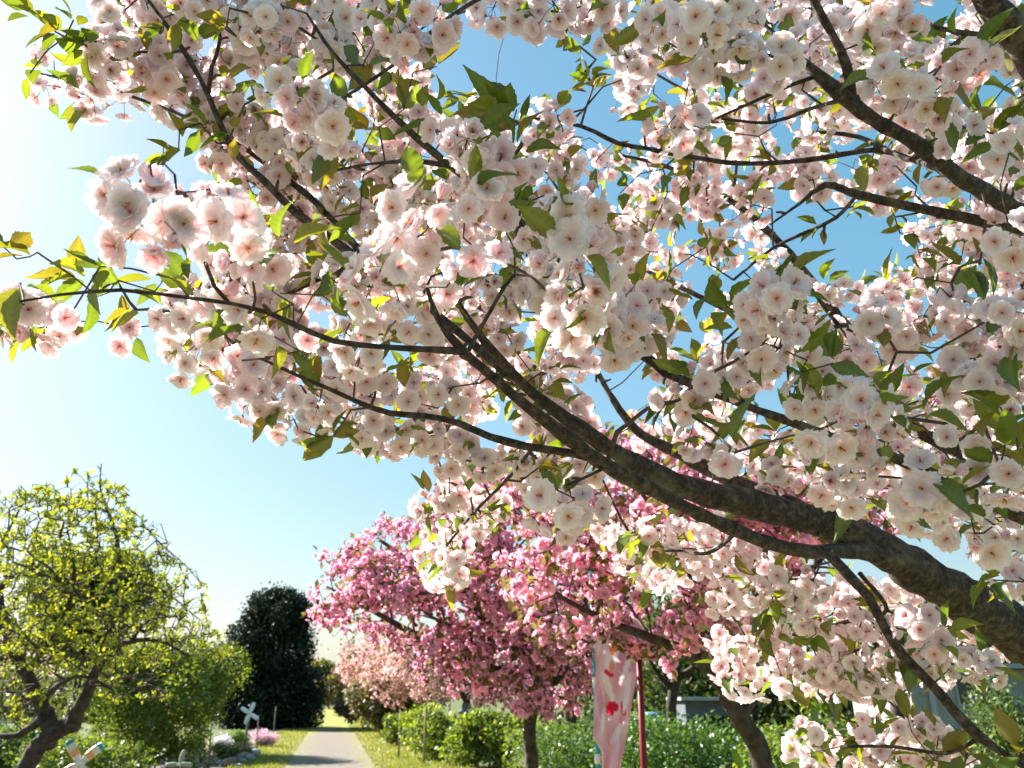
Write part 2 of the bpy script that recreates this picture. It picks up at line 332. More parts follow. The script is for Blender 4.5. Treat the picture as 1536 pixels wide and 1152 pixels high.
def worn(name, c1, c2, g1, g2):
    m, n, o = newmat(name); b = nd(n, 'ShaderNodeBsdfPrincipled'); b.inputs['Roughness'].default_value = .95; b.inputs['Specular IOR Level'].default_value = .1
    at = nd(n, 'ShaderNodeAttribute', attribute_name='Col'); tc = nd(n, 'ShaderNodeTexCoord'); sx = nd(n, 'ShaderNodeSeparateColor'); n.links.new(at.outputs['Color'], sx.inputs[0])
    def nz(sc, det=8):
        q = nd(n, 'ShaderNodeTexNoise'); q.inputs['Scale'].default_value = sc; q.inputs['Detail'].default_value = det; q.inputs['Roughness'].default_value = .7; n.links.new(tc.outputs['Object'], q.inputs['Vector']); return q.outputs['Fac']
    def ramp(f, a_, b_, p0=.35, p1=.65):
        q = nd(n, 'ShaderNodeValToRGB'); q.color_ramp.elements[0].position = p0; q.color_ramp.elements[1].position = p1; q.color_ramp.elements[0].color = (*a_, 1); q.color_ramp.elements[1].color = (*b_, 1); n.links.new(f, q.inputs[0]); return q.outputs[0]
    big = nz(4.5, 12); ad = nd(n, 'ShaderNodeMath', operation='ADD'); mb = nd(n, 'ShaderNodeMapRange'); mb.inputs[1].default_value = .3; mb.inputs[2].default_value = .7; mb.inputs[3].default_value = .2; mb.inputs[4].default_value = .9; n.links.new(big, mb.inputs[0])
    n.links.new(sx.outputs[0], ad.inputs[0]); n.links.new(mb.outputs[0], ad.inputs[1])
    mask = ramp(ad.outputs[0], (0, 0, 0), (1, 1, 1), .80, 1.05); hh = nz(26, 6)
    mx = nd(n, 'ShaderNodeMix', data_type='RGBA'); n.links.new(mask, mx.inputs[0]); n.links.new(ramp(hh, c1, c2), mx.inputs[6]); n.links.new(ramp(nz(6), g1, g2), mx.inputs[7]); n.links.new(mx.outputs[2], b.inputs['Base Color'])
    bp = nd(n, 'ShaderNodeBump'); bp.inputs['Distance'].default_value = .03; n.links.new(hh, bp.inputs['Height']); n.links.new(bp.outputs[0], b.inputs['Normal']); n.links.new(b.outputs[0], o.inputs[0]); return m
al = np.concatenate([np.linspace(-40, 60, 130), np.linspace(62, 130, 30)]); ws = np.linspace(-1, 1, 9); V = np.array([onpath(t, .1 + x_ * 2.3 + .05 * R.randn(), .008) for t in al for x_ in ws]); i = np.arange(len(al) - 1)[:, None] * 9; j = np.arange(8)[None]
a = Acc(); a.add(V, np.stack([i + j, i + j + 1, i + j + 10, i + j + 9], -1).reshape(-1, 4), np.stack([np.tile(np.abs(ws) * .72, len(al)) + np.repeat(np.clip((al - 38) / 25, 0, .8), 9)] * 3, -1)); o = a.obj('gravel_path', worn('worn_gravel', (.12, .105, .09), (.27, .24, .20), (.16, .18, .04), (.30, .29, .085))); o['kind'] = 'structure'
strip('flower_bed', -4.2, -2.0, .004, M_BED, .15)
# ragged tufts along the verge
a = Acc(); n = 24000; al = 19 + 40 * R.rand(n) ** 1.6; sd_ = np.where(R.rand(n) < .35, -2.3 + 1.35 * R.rand(n) ** 1.3, 1.15 + 2.3 * R.rand(n) ** .8)
T = np.array([onpath(x, y, .004) for x, y in zip(al, sd_)]); h = .03 + .07 * R.rand(n); ang = R.rand(n) * 6.28; dx = np.stack([np.cos(ang), np.sin(ang), 0 * ang], -1)
lean = np.stack([R.randn(n), R.randn(n), 0 * h], -1) * .35; top = T + (np.array([0, 0, 1.]) + lean) * h[:, None]
V = np.stack([T - dx * .014, T + dx * .014, top], 1).reshape(-1, 3); C = np.repeat(np.array([.17, .20, .045]) * (.7 + .7 * R.rand(n, 1)), 3, 0)
a.add(V, np.arange(3 * n).reshape(-1, 3), C); o = a.obj('grass', M_FOL, kind='stuff'); o['label'] = 'short yellow green grass growing along both sides of the gravel path'; o['category'] = 'grass'

# ================================================================== NEAR CHERRY TREE
def tr(rows):
    """rows px,py,depth,width_px -> x,y,z,r"""
    return np.array([[*P(x, y, d), wpx * .5 / FPX * d] for x, y, d, wpx in rows])
FORK = P(1900, 1150, 2.4)
TB = np.array([2.62, 2.8, 0.0])
cherry = thing('cherry_tree', TB, 'large cherry tree full of pale pink double blossoms on dark spreading limbs', 'tree')
LIMBS = {}
def limb(key, rows, name='branch', step=.03, sides=12, mat=M_BARK, pre=None):
    L = tr(rows) if rows is not None else pre; L = smooth_line(L, step)
    L[:, :3] += R.randn(len(L), 3) * L[:, 3:4] * .035
    s_ = np.concatenate([[0], np.cumsum(np.linalg.norm(np.diff(L[:, :3], axis=0), axis=1))]); th = np.arange(sides) / sides * 2 * math.pi
    lump = 1 + .10 * np.sin(s_ * 23 + R.rand() * 6) * R.rand(len(L)) + .05 * R.randn(len(L)); L[:, 3] *= np.clip(lump, .85, 1.2)
    C = np.stack([np.repeat(s_ + len(LIMBS) * 3.7, sides), np.tile(np.cos(th), len(L)), np.tile(np.sin(th), len(L))], -1); C = np.vstack([C, C[:1], C[-1:]])
    a = Acc(); tube(a, L, sides, C, rough=.055); LIMBS[key] = L; return a.obj(name, mat, cherry)
limb('trunk', None, 'trunk', .06, 16, pre=np.array([[*TB - [0, 0, .05], .21], [*TB + [-.02, 0, .12], .165], [2.55, 2.76, .5], [2.45, 2.7, 1.0], [*FORK, .125], [*(FORK + [-.05, 0, .2]), .12]] if False else [[*(TB - [0, 0, .05]), .21], [*(TB + [-.02, 0, .12]), .165], [2.55, 2.76, .5, .145], [2.45, 2.7, 1.0, .135], [*FORK, .13]]))
limb('L1', [(1900, 1165, 2.4, 84), (1700, 1055, 2.28, 78), (1536, 956, 2.2, 72), (1430, 890, 2.12, 65), (1350, 842, 2.04, 58), (1300, 812, 2.0, 52), (1230, 783, 1.96, 46), (1130, 758, 1.9, 43), (1030, 731, 1.82, 38), (950, 694, 1.74, 30), (870, 642, 1.66, 23), (800, 590, 1.6, 18), (750, 540, 1.55, 15), (700, 475, 1.5, 10), (665, 410, 1.45, 7), (650, 350, 1.4, 5)])
limb('L2', [(1345, 838, 2.0, 44), (1290, 826, 1.95, 27), (1220, 827, 1.9, 21), (1165, 818, 1.86, 20), (1105, 796, 1.8, 20), (1050, 771, 1.74, 20), (980, 736, 1.66, 22), (910, 699, 1.58, 22), (850, 655, 1.52, 20), (790, 609, 1.46, 17), (735, 562, 1.41, 15), (692, 525, 1.37, 13), (656, 476, 1.33, 10), (640, 430, 1.28, 6)])
limb('L3', [(900, 690, 1.57, 17), (850, 678, 1.56, 14), (790, 670, 1.54, 13), (735, 655, 1.52, 12), (690, 636, 1.5, 11), (640, 624, 1.49, 10), (585, 620, 1.47, 9), (530, 600, 1.45, 8), (495, 584, 1.43, 7), (450, 565, 1.41, 6), (392, 538, 1.4, 5)], sides=8)
limb('L4', [(695, 527, 1.37, 12), (640, 524, 1.33, 11), (570, 520, 1.3, 10), (500, 511, 1.25, 9), (440, 486, 1.2, 9), (405, 470, 1.15, 8), (350, 456, 1.1, 7), (285, 447, 1.05, 6), (230, 440, 1.02, 6), (180, 435, 1.0, 6), (90, 442, .96, 5), (30, 452, .94, 4)], sides=8)
limb('L4b', [(345, 456, 1.1, 7), (322, 430, 1.08, 7), (308, 395, 1.05, 6), (297, 365, 1.02, 6), (280, 330, .98, 5), (265, 290, .95, 4), (262, 262, .93, 4)], sides=7)
limb('T1', [(701, 529, 1.38, 8), (716, 500, 1.4, 7), (738, 462, 1.42, 6), (755, 432, 1.42, 6), (772, 412, 1.42, 4)], sides=7)
limb('L5', [(760, 560, 1.56, 15), (690, 500, 1.64, 14), (600, 430, 1.7, 14), (520, 375, 1.72, 13), (444, 319, 1.72, 12), (400, 275, 1.72, 11), (355, 232, 1.72, 10), (330, 185, 1.72, 10), (312, 142, 1.72, 9), (285, 92, 1.73, 8), (253, 42, 1.75, 7), (215, -10, 1.77, 5)], sides=8)
limb('L5b', [(312, 142, 1.72, 7), (318, 100, 1.74, 6), (330, 59, 1.76, 5), (323, -10, 1.8, 4)], sides=7)
limb('L5c', [(560, 400, 1.71, 10), (475, 305, 1.8, 10), (413, 257, 1.85, 8), (330, 200, 1.9, 6), (222, 153, 1.92, 5), (120, 125, 1.93, 4), (60, 110, 1.93, 3)], sides=7)
limb('L6', [(1000, 560, 1.75, 16), (930, 500, 1.72, 16), (850, 410, 1.66, 14), (770, 325, 1.6, 13), (720, 283, 1.55, 12), (673, 248, 1.5, 11), (604, 187, 1.48, 10), (552, 135, 1.48, 8), (500, 80, 1.5, 6), (460, 20, 1.52, 4)], sides=8)
limb('L6b', [(673, 248, 1.5, 8), (620, 242, 1.55, 7), (555, 246, 1.6, 5), (480, 260, 1.62, 4)], sides=7)
limb('L6c', [(500, 156, 1.42, 4), (550, 125, 1.42, 5), (600, 90, 1.42, 6), (650, 45, 1.45, 6), (690, 15, 1.5, 7), (730, -8, 1.55, 8), (800, -40, 1.6, 9)], sides=7)
limb('LEAD', [(1890, 1120, 2.4, 100), (1800, 900, 2.38, 88), (1710, 620, 2.2, 78), (1650, 360, 2.05, 66), (1590, 160, 1.95, 52), (1533, 68, 1.9, 44), (1500, 25, 1.87, 40), (1470, -20, 1.84, 36), (1420, -90, 1.8, 26)])
limb('B1', [(1655, 385, 2.07, 32), (1560, 335, 1.85, 27), (1478, 288, 1.7, 24), (1433, 262, 1.62, 23), (1398, 232, 1.57, 23), (1363, 208, 1.53, 22), (1311, 180, 1.5, 22), (1259, 139, 1.48, 22), (1228, 112, 1.47, 16), (1205, 92, 1.47, 10), (1150, 40, 1.5, 6), (1090, -10, 1.55, 5)])
limb('B1b', [(1278, 148, 1.49, 14), (1270, 100, 1.46, 14), (1250, 55, 1.44, 13), (1230, 20, 1.43, 12), (1205, -25, 1.42, 10)], sides=9)
limb('B2', [(1690, 520, 2.15, 19), (1600, 375, 2.0, 18), (1530, 345, 1.95, 16), (1450, 327, 1.9, 15), (1363, 309, 1.88, 14), (1287, 292, 1.85, 13), (1238, 277, 1.83, 10), (1200, 305, 1.85, 5), (1155, 337, 1.86, 3)], sides=9)
limb('B3t', [(1510, 55, 1.88, 9), (1450, 50, 1.85, 8), (1391, 38, 1.83, 6), (1340, 20, 1.82, 4)], sides=7)
limb('B4', [(1433, 262, 1.63, 10), (1363, 238, 1.85, 9), (1311, 225, 1.88, 8), (1210, 240, 1.92, 8), (1110, 245, 1.95, 7), (1016, 232, 1.97, 8), (968, 222, 1.98, 7), (927, 215, 1.98, 7), (871, 189, 1.98, 6), (798, 177, 2.0, 4)], sides=7)
limb('B5', [(1259, 150, 1.5, 7), (1210, 165, 1.75, 6), (1155, 184, 1.78, 5), (1082, 178, 1.8, 4)], sides=7)
limb('B5b', [(1230, 112, 1.48, 7), (1186, 128, 1.5, 6), (1130, 153, 1.54, 5), (1070, 180, 1.65, 4)], sides=7)
limb('B6', [(1380, 222, 1.56, 8), (1363, 240, 1.62, 8), (1287, 205, 1.86, 7), (1224, 198, 1.9, 5)], sides=7)
limb('B7', [(1287, 292, 1.86, 6), (1255, 326, 1.95, 6), (1215, 346, 2.0, 6), (1160, 372, 2.05, 5), (1100, 420, 2.1, 4)], sides=7)
limb('B8', [(1800, 880, 2.45, 29), (1640, 745, 2.6, 26), (1502, 694, 2.5, 23), (1450, 682, 2.48, 22), (1398, 658, 2.45, 20), (1335, 615, 2.42, 18), (1304, 547, 2.4, 16), (1287, 508, 2.4, 16), (1259, 477, 2.4, 15), (1214, 418, 2.4, 14), (1150, 345, 2.4, 11), (1080, 290, 2.42, 8), (1000, 250, 2.45, 6), (920, 230, 2.5, 4)], sides=10)
limb('B8b', [(1335, 612, 2.42, 12), (1250, 560, 2.5, 10), (1160, 500, 2.55, 9), (1060, 450, 2.6, 8), (960, 400, 2.62, 6), (880, 340, 2.65, 5), (820, 260, 2.68, 4)], sides=8)
limb('B9', [(1700, 860, 2.28, 26), (1600, 810, 2.1, 24), (1536, 779, 2.0, 20), (1471, 748, 1.95, 19), (1380, 702, 1.88, 17), (1328, 682, 1.85, 16), (1260, 660, 1.82, 15), (1197, 637, 1.8, 14), (1120, 609, 1.77, 13), (1068, 588, 1.76, 14), (1000, 560, 1.75, 14)], sides=9)
limb('B10', [(1470, 560, 2.05, 9), (1422, 484, 2.0, 9), (1363, 479, 1.95, 9), (1310, 482, 1.92, 9), (1259, 489, 1.9, 8), (1231, 496, 1.88, 6), (1170, 520, 1.86, 4)], sides=7, pre=None)
limb('B10r', [(1690, 520, 2.15, 16), (1560, 545, 2.1, 13), (1470, 560, 2.05, 9)], sides=7)
limb('B10b', [(1259, 489, 1.9, 6), (1240, 466, 1.92, 6), (1222, 440, 1.94, 5), (1200, 400, 1.96, 4)], sides=7)
limb('L1b', [(1270, 800, 2.02, 30), (1210, 770, 2.1, 28), (1155, 745, 2.15, 27), (1085, 715, 2.2, 24), (1026, 683, 2.2, 20), (960, 650, 2.22, 14), (920, 600, 2.25, 10), (880, 530, 2.3, 8), (840, 480, 2.3, 6)], sides=9)
limb('D1', [(1240, 828, 1.9, 14), (1262, 852, 1.88, 15), (1303, 896, 1.86, 15), (1325, 938, 1.84, 15), (1354, 983, 1.83, 15), (1398, 1027, 1.82, 16), (1430, 1065, 1.82, 17), (1471, 1106, 1.8, 15), (1509, 1132, 1.79, 10), (1550, 1160, 1.78, 5)], sides=9)
limb('D2', [(1290, 860, 1.88, 7), (1330, 915, 1.95, 6), (1280, 930, 2.1, 6), (1200, 950, 2.2, 5), (1120, 965, 2.25, 4)], sides=7)
limb('D3', [(1420, 880, 2.1, 12), (1390, 930, 2.2, 9), (1330, 960, 2.25, 7), (1250, 985, 2.3, 5)], sides=7)
limb('D4', [(1470, 1106, 1.8, 6), (1420, 1130, 1.85, 6), (1340, 1120, 1.9, 5), (1260, 1120, 1.95, 4)], sides=7)
limb('D5', [(1110, 795, 1.8, 7), (1060, 830, 1.95, 6), (1000, 820, 2.1, 5), (930, 810, 2.2, 4)], sides=7)
limb('D6', [(800, 671, 1.54, 6), (760, 720, 1.75, 5), (710, 770, 1.95, 5), (660, 830, 2.1, 4)], sides=7)
limb('D7', [(910, 700, 1.58, 6), (880, 715, 1.5, 5), (850, 728, 1.42, 4)], sides=7)

# clusters read off the photograph: x, y, blossom width in px, blossoms, leaves
NEAR = [(200, 290, 72, 4, 0), (232, 328, 72, 4, 0), (305, 310, 70, 5, 0), (345, 318, 64, 4, 0), (375, 385, 52, 3, 1), (345, 405, 50, 3, 0), (420, 380, 48, 2, 1),
 (20, 462, 52, 3, 1), (62, 468, 50, 3, 0), (92, 482, 46, 2, 0), (122, 482, 36, 1, 0), (198, 492, 36, 2, 1), (262, 470, 42, 3, 0), (300, 466, 46, 2, 1), (345, 440, 48, 3, 1), (392, 478, 50, 2, 1), (412, 505, 44, 1, 1), (472, 505, 46, 1, 0), (280, 528, 40, 3, 0), (338, 505, 40, 3, 1), (372, 545, 40, 3, 0), (365, 590, 40, 3, 0), (412, 600, 40, 3, 1), (440, 628, 38, 2, 0), (480, 600, 40, 3, 1), (512, 560, 46, 2, 0), (545, 520, 50, 3, 1), (560, 560, 48, 3, 0), (525, 485, 48, 2, 1), (590, 648, 34, 3, 1), (545, 632, 36, 3, 0), (640, 650, 33, 3, 0), (672, 692, 31, 4, 0), (690, 660, 32, 3, 1), (605, 600, 36, 2, 1), (640, 575, 34, 3, 0), (680, 580, 36, 2, 0),
 (625, 470, 58, 3, 1), (650, 440, 54, 2, 0), (575, 400, 64, 3, 0), (552, 430, 60, 2, 1), (600, 370, 58, 3, 0), (632, 305, 62, 3, 1), (685, 280, 58, 2, 0), (640, 345, 60, 2, 0), (700, 300, 54, 2, 1), (735, 265, 48, 3, 0), (700, 210, 48, 3, 1), (672, 195, 42, 2, 1), (765, 235, 46, 2, 1), (715, 375, 52, 2, 1), (755, 340, 46, 2, 0), (790, 270, 42, 3, 0),
 (425, 115, 44, 2, 0), (455, 150, 50, 3, 1), (485, 165, 50, 3, 0), (460, 195, 48, 3, 0), (505, 200, 46, 2, 1), (480, 240, 36, 4, 0), (440, 255, 32, 4, 0), (520, 235, 34, 3, 0), (410, 215, 33, 4, 1), (385, 190, 32, 4, 0),
 (600, 48, 46, 3, 1), (570, 30, 42, 3, 0), (650, 30, 46, 3, 1), (620, 60, 44, 2, 0), (395, 25, 38, 4, 0), (440, 35, 37, 4, 1), (500, 20, 36, 4, 0), (500, 70, 36, 4, 0), (550, 80, 34, 3, 1), (420, 70, 34, 4, 0), (360, 60, 32, 3, 1),
 (200, 50, 30, 4, 0), (185, 75, 29, 3, 1), (235, 105, 31, 4, 1), (215, 130, 30, 4, 0), (260, 130, 31, 4, 0), (150, 115, 28, 4, 1), (185, 145, 28, 4, 0), (135, 145, 27, 2, 0), (290, 12, 38, 2, 0), (68, 128, 27, 3, 1), (75, 78, 25, 2, 1), (340, 165, 33, 4, 0), (355, 195, 34, 3, 1), (320, 110, 30, 4, 0), (270, 70, 28, 3, 1),
 (840, 320, 60, 3, 1), (862, 375, 62, 4, 0), (790, 385, 54, 3, 1), (815, 430, 58, 3, 0), (875, 430, 60, 4, 0), (850, 465, 54, 3, 0), (910, 475, 46, 3, 1), (935, 455, 44, 3, 1), (925, 505, 42, 4, 0), (965, 490, 40, 3, 1), (985, 440, 38, 3, 1), (880, 300, 44, 3, 0), (905, 350, 40, 3, 0), (895, 410, 48, 3, 0), (780, 580, 40, 1, 2), (820, 560, 34, 2, 1), (860, 600, 30, 4, 0), (840, 640, 30, 3, 1),
 (1165, 438, 52, 4, 1), (1140, 455, 50, 3, 0), (1145, 515, 48, 3, 1), (1168, 488, 34, 1, 0), (1205, 500, 44, 2, 0), (1045, 570, 46, 3, 1), (1080, 560, 40, 3, 1), (1020, 600, 40, 2, 1), (1215, 585, 44, 3, 1), (1235, 560, 42, 2, 1), (1240, 640, 54, 2, 0), (1205, 625, 42, 2, 1), (1290, 600, 54, 3, 1), (1310, 625, 50, 2, 0), (1235, 715, 46, 4, 0), (1260, 725, 44, 2, 1), (1280, 672, 50, 3, 1), (1390, 720, 54, 3, 0), (1375, 745, 52, 3, 0), (1425, 745, 48, 2, 1), (1462, 800, 50, 2, 0), (1488, 790, 50, 1, 1), (1092, 682, 52, 1, 1), (1500, 700, 46, 2, 1), (1440, 660, 42, 2, 1), (1530, 690, 50, 2, 2),
 (1310, 470, 42, 4, 0), (1335, 440, 40, 3, 1), (1385, 475, 40, 3, 0), (1350, 490, 40, 3, 0), (1435, 455, 40, 3, 1), (1460, 490, 40, 4, 0), (1500, 470, 46, 4, 0), (1520, 510, 46, 3, 1), (1480, 565, 44, 4, 0), (1515, 590, 44, 3, 1), (1440, 545, 40, 3, 0), (1420, 590, 38, 3, 1),
 (1050, 35, 46, 4, 0), (1095, 30, 44, 4, 0), (1070, 85, 42, 4, 1), (1040, 90, 40, 3, 0), (1110, 70, 42, 3, 0), (1160, 85, 42, 4, 1), (1150, 120, 40, 3, 0), (1200, 60, 40, 3, 0), (1215, 100, 38, 3, 0), (1260, 30, 40, 4, 0), (1310, 30, 42, 4, 0), (1350, 20, 42, 4, 1), (1340, 105, 46, 4, 0), (1375, 135, 46, 4, 0), (1350, 165, 44, 4, 0), (1400, 160, 44, 3, 1), (1310, 120, 40, 3, 0), (1000, 190, 40, 4, 1), (990, 215, 38, 3, 0), (1030, 185, 36, 3, 0), (950, 85, 34, 4, 1), (960, 110, 33, 3, 0), (935, 140, 30, 3, 0), (930, 60, 36, 2, 0), (1485, 325, 46, 4, 1), (1470, 350, 44, 3, 0), (1515, 350, 48, 4, 0), (1500, 300, 44, 3, 0), (1525, 205, 46, 3, 1), (1450, 90, 40, 4, 1), (1470, 70, 40, 3, 0), (1420, 90, 38, 3, 0), (1530, 105, 44, 2, 1), (1440, 190, 40, 3, 1), (1460, 230, 40, 4, 0), (1415, 265, 42, 3, 0), (1330, 250, 40, 3, 0), (1200, 250, 38, 4, 0), (1220, 270, 36, 3, 1),
 (790, 12, 40, 4, 0), (830, 8, 42, 4, 0), (870, 10, 40, 3, 0), (740, 12, 34, 3, 0), (905, 10, 40, 3, 1), (715, 10, 28, 2, 0), (985, 25, 42, 3, 1),
 (830, 745, 48, 2, 0), (870, 720, 42, 2, 1), (872, 752, 44, 3, 0), (845, 770, 40, 2, 0), (800, 690, 36, 2, 2), (880, 690, 36, 2, 1),
 (670, 800, 25, 5, 2), (645, 830, 25, 5, 1), (655, 858, 25, 4, 0), (700, 745, 25, 5, 2), (745, 755, 25, 4, 1), (720, 780, 24, 4, 1), (690, 725, 24, 3, 2), (925, 815, 25, 4, 2), (945, 840, 25, 5, 0), (960, 810, 25, 3, 2), (1025, 800, 27, 5, 1), (1045, 830, 27, 5, 0), (1030, 850, 25, 4, 0), (1075, 790, 28, 4, 2), (1120, 830, 28, 4, 1), (1160, 870, 30, 4, 1),
 (1130, 880, 30, 5, 1), (1180, 900, 30, 5, 1), (1220, 870, 31, 5, 0), (1260, 895, 31, 4, 1), (1210, 925, 29, 5, 2), (1250, 950, 28, 5, 1), (1290, 930, 30, 4, 1), (1340, 940, 33, 4, 1), (1370, 930, 34, 4, 0), (1400, 960, 34, 4, 1), (1390, 985, 33, 4, 0), (1440, 985, 33, 4, 0), (1470, 995, 33, 3, 1), (1160, 950, 27, 5, 2), (1110, 970, 27, 5, 2), (1090, 1000, 27, 5, 0), (1120, 1015, 27, 5, 0), (1180, 985, 27, 5, 1), (1230, 1000, 28, 5, 0), (1260, 990, 29, 4, 1), (1310, 1010, 28, 4, 0), (1340, 1020, 28, 4, 0), (1490, 890, 38, 3, 2), (1520, 860, 40, 3, 1), (1510, 800, 38, 3, 1),
 (1240, 1110, 25, 4, 0), (1190, 1120, 25, 4, 0), (1300, 1130, 26, 5, 2), (1330, 1115, 26, 4, 2), (1380, 1130, 27, 4, 2), (1390, 1085, 28, 4, 1), (1410, 1105, 28, 3, 1), (1350, 1095, 26, 2, 2), (1440, 1145, 28, 2, 3), (1230, 1145, 25, 3, 1), (1480, 1135, 30, 1, 3)]
# leaf sprays: x, y, leaf length px, leaves
SPRAY = [(40, 15, 55, 5), (85, 35, 50, 6), (130, 70, 45, 6), (110, 30, 40, 4), (45, 110, 38, 3), (30, 425, 78, 3), (45, 385, 60, 2), (5, 370, 60, 2), (110, 415, 62, 5), (150, 400, 66, 5), (175, 420, 60, 3), (130, 450, 56, 2), (205, 465, 60, 2), (275, 410, 66, 4), (245, 420, 50, 3), (245, 235, 46, 5), (268, 225, 46, 2), (340, 215, 44, 5), (300, 185, 40, 4), (240, 50, 40, 5), (270, 30, 38, 5), (340, 40, 36, 4), (395, 140, 40, 4), (500, 105, 48, 2), (575, 90, 56, 3), (545, 105, 46, 3), (655, 100, 50, 3), (590, 130, 46, 4), (605, 165, 52, 4), (560, 190, 46, 4), (640, 200, 36, 4), (680, 140, 32, 5), (745, 160, 62, 5), (775, 165, 60, 4), (780, 185, 58, 3), (800, 300, 62, 6), (780, 320, 56, 3), (770, 275, 50, 3), (870, 70, 28, 6), (880, 110, 26, 6), (850, 45, 24, 4), (890, 130, 26, 5), (980, 140, 24, 4), (830, 210, 26, 5), (960, 170, 26, 4), (1000, 270, 28, 4), (930, 290, 28, 4), (520, 470, 50, 4), (540, 320, 46, 4), (480, 330, 42, 4), (420, 440, 52, 4), (345, 520, 48, 2), (480, 660, 26, 6), (500, 655, 24, 4), (690, 430, 56, 3), (745, 560, 52, 4), (820, 580, 48, 3), (770, 420, 44, 4), (670, 470, 46, 2), (690, 400, 48, 2), (960, 420, 50, 4), (1000, 420, 44, 4), (1090, 460, 64, 4), (1110, 490, 60, 4), (1060, 440, 50, 3), (1210, 540, 68, 4), (1250, 545, 70, 3), (1180, 545, 60, 3), (1040, 625, 66, 2), (1062, 640, 66, 1), (1110, 630, 50, 3), (1000, 610, 48, 4), (1040, 545, 40, 6), (1320, 590, 60, 3), (1345, 625, 56, 3), (1390, 620, 70, 3), (1500, 610, 76, 3), (1520, 685, 80, 2), (1510, 640, 66, 2), (1430, 695, 56, 3), (1300, 560, 44, 3), (1330, 660, 50, 3), (1440, 400, 58, 5), (1470, 395, 54, 3), (1380, 385, 34, 4), (1410, 100, 62, 3), (1440, 60, 50, 3), (1500, 205, 60, 6), (1480, 165, 50, 4), (1520, 120, 50, 3), (1300, 240, 44, 2), (1375, 280, 44, 5), (1340, 310, 30, 4), (1280, 310, 28, 4), (1210, 130, 34, 4), (1160, 40, 44, 3), (1030, 15, 40, 3), (1160, 160, 34, 4), (1230, 340, 26, 4), (1350, 350, 28, 5), (1160, 245, 30, 4), (1100, 200, 32, 5), (1040, 260, 28, 5), (1060, 370, 30, 4), (700, 735, 40, 3), (740, 770, 36, 3), (980, 800, 42, 3), (945, 800, 42, 3), (810, 700, 48, 3), (830, 690, 46, 2), (660, 760, 34, 3), (1130, 600, 44, 3), (1160, 655, 40, 3), (1230, 790, 44, 3), (1270, 770, 36, 3), (1490, 870, 60, 4), (1160, 905, 44, 4), (1210, 960, 44, 4), (1150, 930, 42, 4), (1420, 950, 48, 3), (1290, 1115, 40, 5), (1360, 1070, 40, 3), (1340, 1130, 40, 5), (1400, 1140, 44, 5), (1450, 1130, 46, 4), (1530, 1130, 56, 4), (1370, 1000, 40, 4), (1320, 900, 40, 4)]
REGION = [(150, 0), (90, 110), (140, 150), (240, 180), (330, 235), (400, 330), (310, 400), (260, 460), (290, 530), (350, 590), (430, 625), (540, 645), (640, 685), (740, 695), (800, 720), (900, 735), (960, 680), (1060, 690), (1200, 730), (1300, 750), (1420, 790), (1560, 850), (1600, 300), (1600, -40), (300, -40)]
HOLES = [[(655, 60), (700, 30), (800, 36), (855, 42), (905, 75), (925, 130), (900, 165), (830, 150), (770, 135), (700, 130), (640, 105)], [(965, 120), (1015, 75), (1045, 120), (1010, 165), (975, 200), (950, 190)],
 [(1160, 300), (1230, 290), (1280, 320), (1270, 400), (1200, 400), (1150, 360)], [(1290, 315), (1350, 330), (1340, 400), (1290, 380)], [(1385, 250), (1440, 270), (1440, 310), (1380, 300)], [(1370, 440), (1420, 430), (1425, 520), (1400, 570), (1365, 540)],
 [(895, 560), (950, 520), (1005, 570), (960, 610), (910, 620)], [(715, 610), (765, 620), (760, 660), (720, 655)], [(1380, 0), (1440, -40), (1440, 20), (1390, 35)], [(1480, 115), (1536, 110), (1536, 150), (1480, 155)], [(1040, 390), (1115, 385), (1110, 430), (1045, 430)], [(870, 270), (940, 255), (945, 320), (890, 310)], [(920, 120), (960, 130), (945, 190), (915, 180)],
 [(620, 40), (700, 70), (690, 130), (640, 110)], [(1490, 500), (1536, 510), (1536, 545), (1500, 540)], [(280, 270), (330, 250), (420, 340), (390, 350)]]
NFILL = 960
HOLES = [[tuple(np.mean(h, 0) + (np.array(q) - np.mean(h, 0)) * 1.22) for q in h] for h in HOLES]
C_POS, C_N, C_L, C_FS = [], [], [], []
for x, y, fp, n_, lf in NEAR: C_POS.append(P(x, y, 60.0 / fp)); C_N.append(n_ + (n_ > 1) + 2 * (n_ > 2)); C_L.append(lf + R.randint(0, 3)); C_FS.append(1.0)
qa = sample_poly(REGION, NFILL, HOLES); right = np.clip((qa[:, 0] - 300) / 700, 0, 1)
dd = 1.65 + .25 * R.rand(NFILL) + right * (.15 + 1.2 * R.rand(NFILL))
for (x, y), d, k in zip(qa, dd, right):
    C_POS.append(P(x, y, d)); C_N.append(R.randint(4, 8)); C_L.append(R.randint(1, 5)); C_FS.append(1.0)
for poly, m_, lo, hi, lv in [([(1070, 880), (1330, 850), (1500, 905), (1536, 1000), (1440, 1010), (1330, 1030), (1200, 1025), (1085, 1030)], 80, 2.0, 2.9, 3), ([(1170, 1090), (1420, 1060), (1450, 1152), (1180, 1160)], 20, 1.9, 2.5, 4), ([(900, 780), (1060, 780), (1180, 840), (1060, 870), (930, 860)], 20, 2.0, 2.6, 3), ([(640, 730), (760, 720), (740, 800), (660, 870)], 12, 1.9, 2.3, 3)]:
    for x, y in sample_poly(poly, m_): C_POS.append(P(x, y, lo + (hi - lo) * R.rand())); C_N.append(R.randint(3, 7)); C_L.append(R.randint(1, lv + 1)); C_FS.append(1.0)
C_POS = np.array(C_POS); NN = len(NEAR)
def topix(p):
    q = p - [0, 0, EYE]; f = q @ np.array([0, cp, sp_]); return 768 + q[..., 0] / f * FPX, 576 - (q @ np.array([0, -sp_, cp])) / f * FPX, f
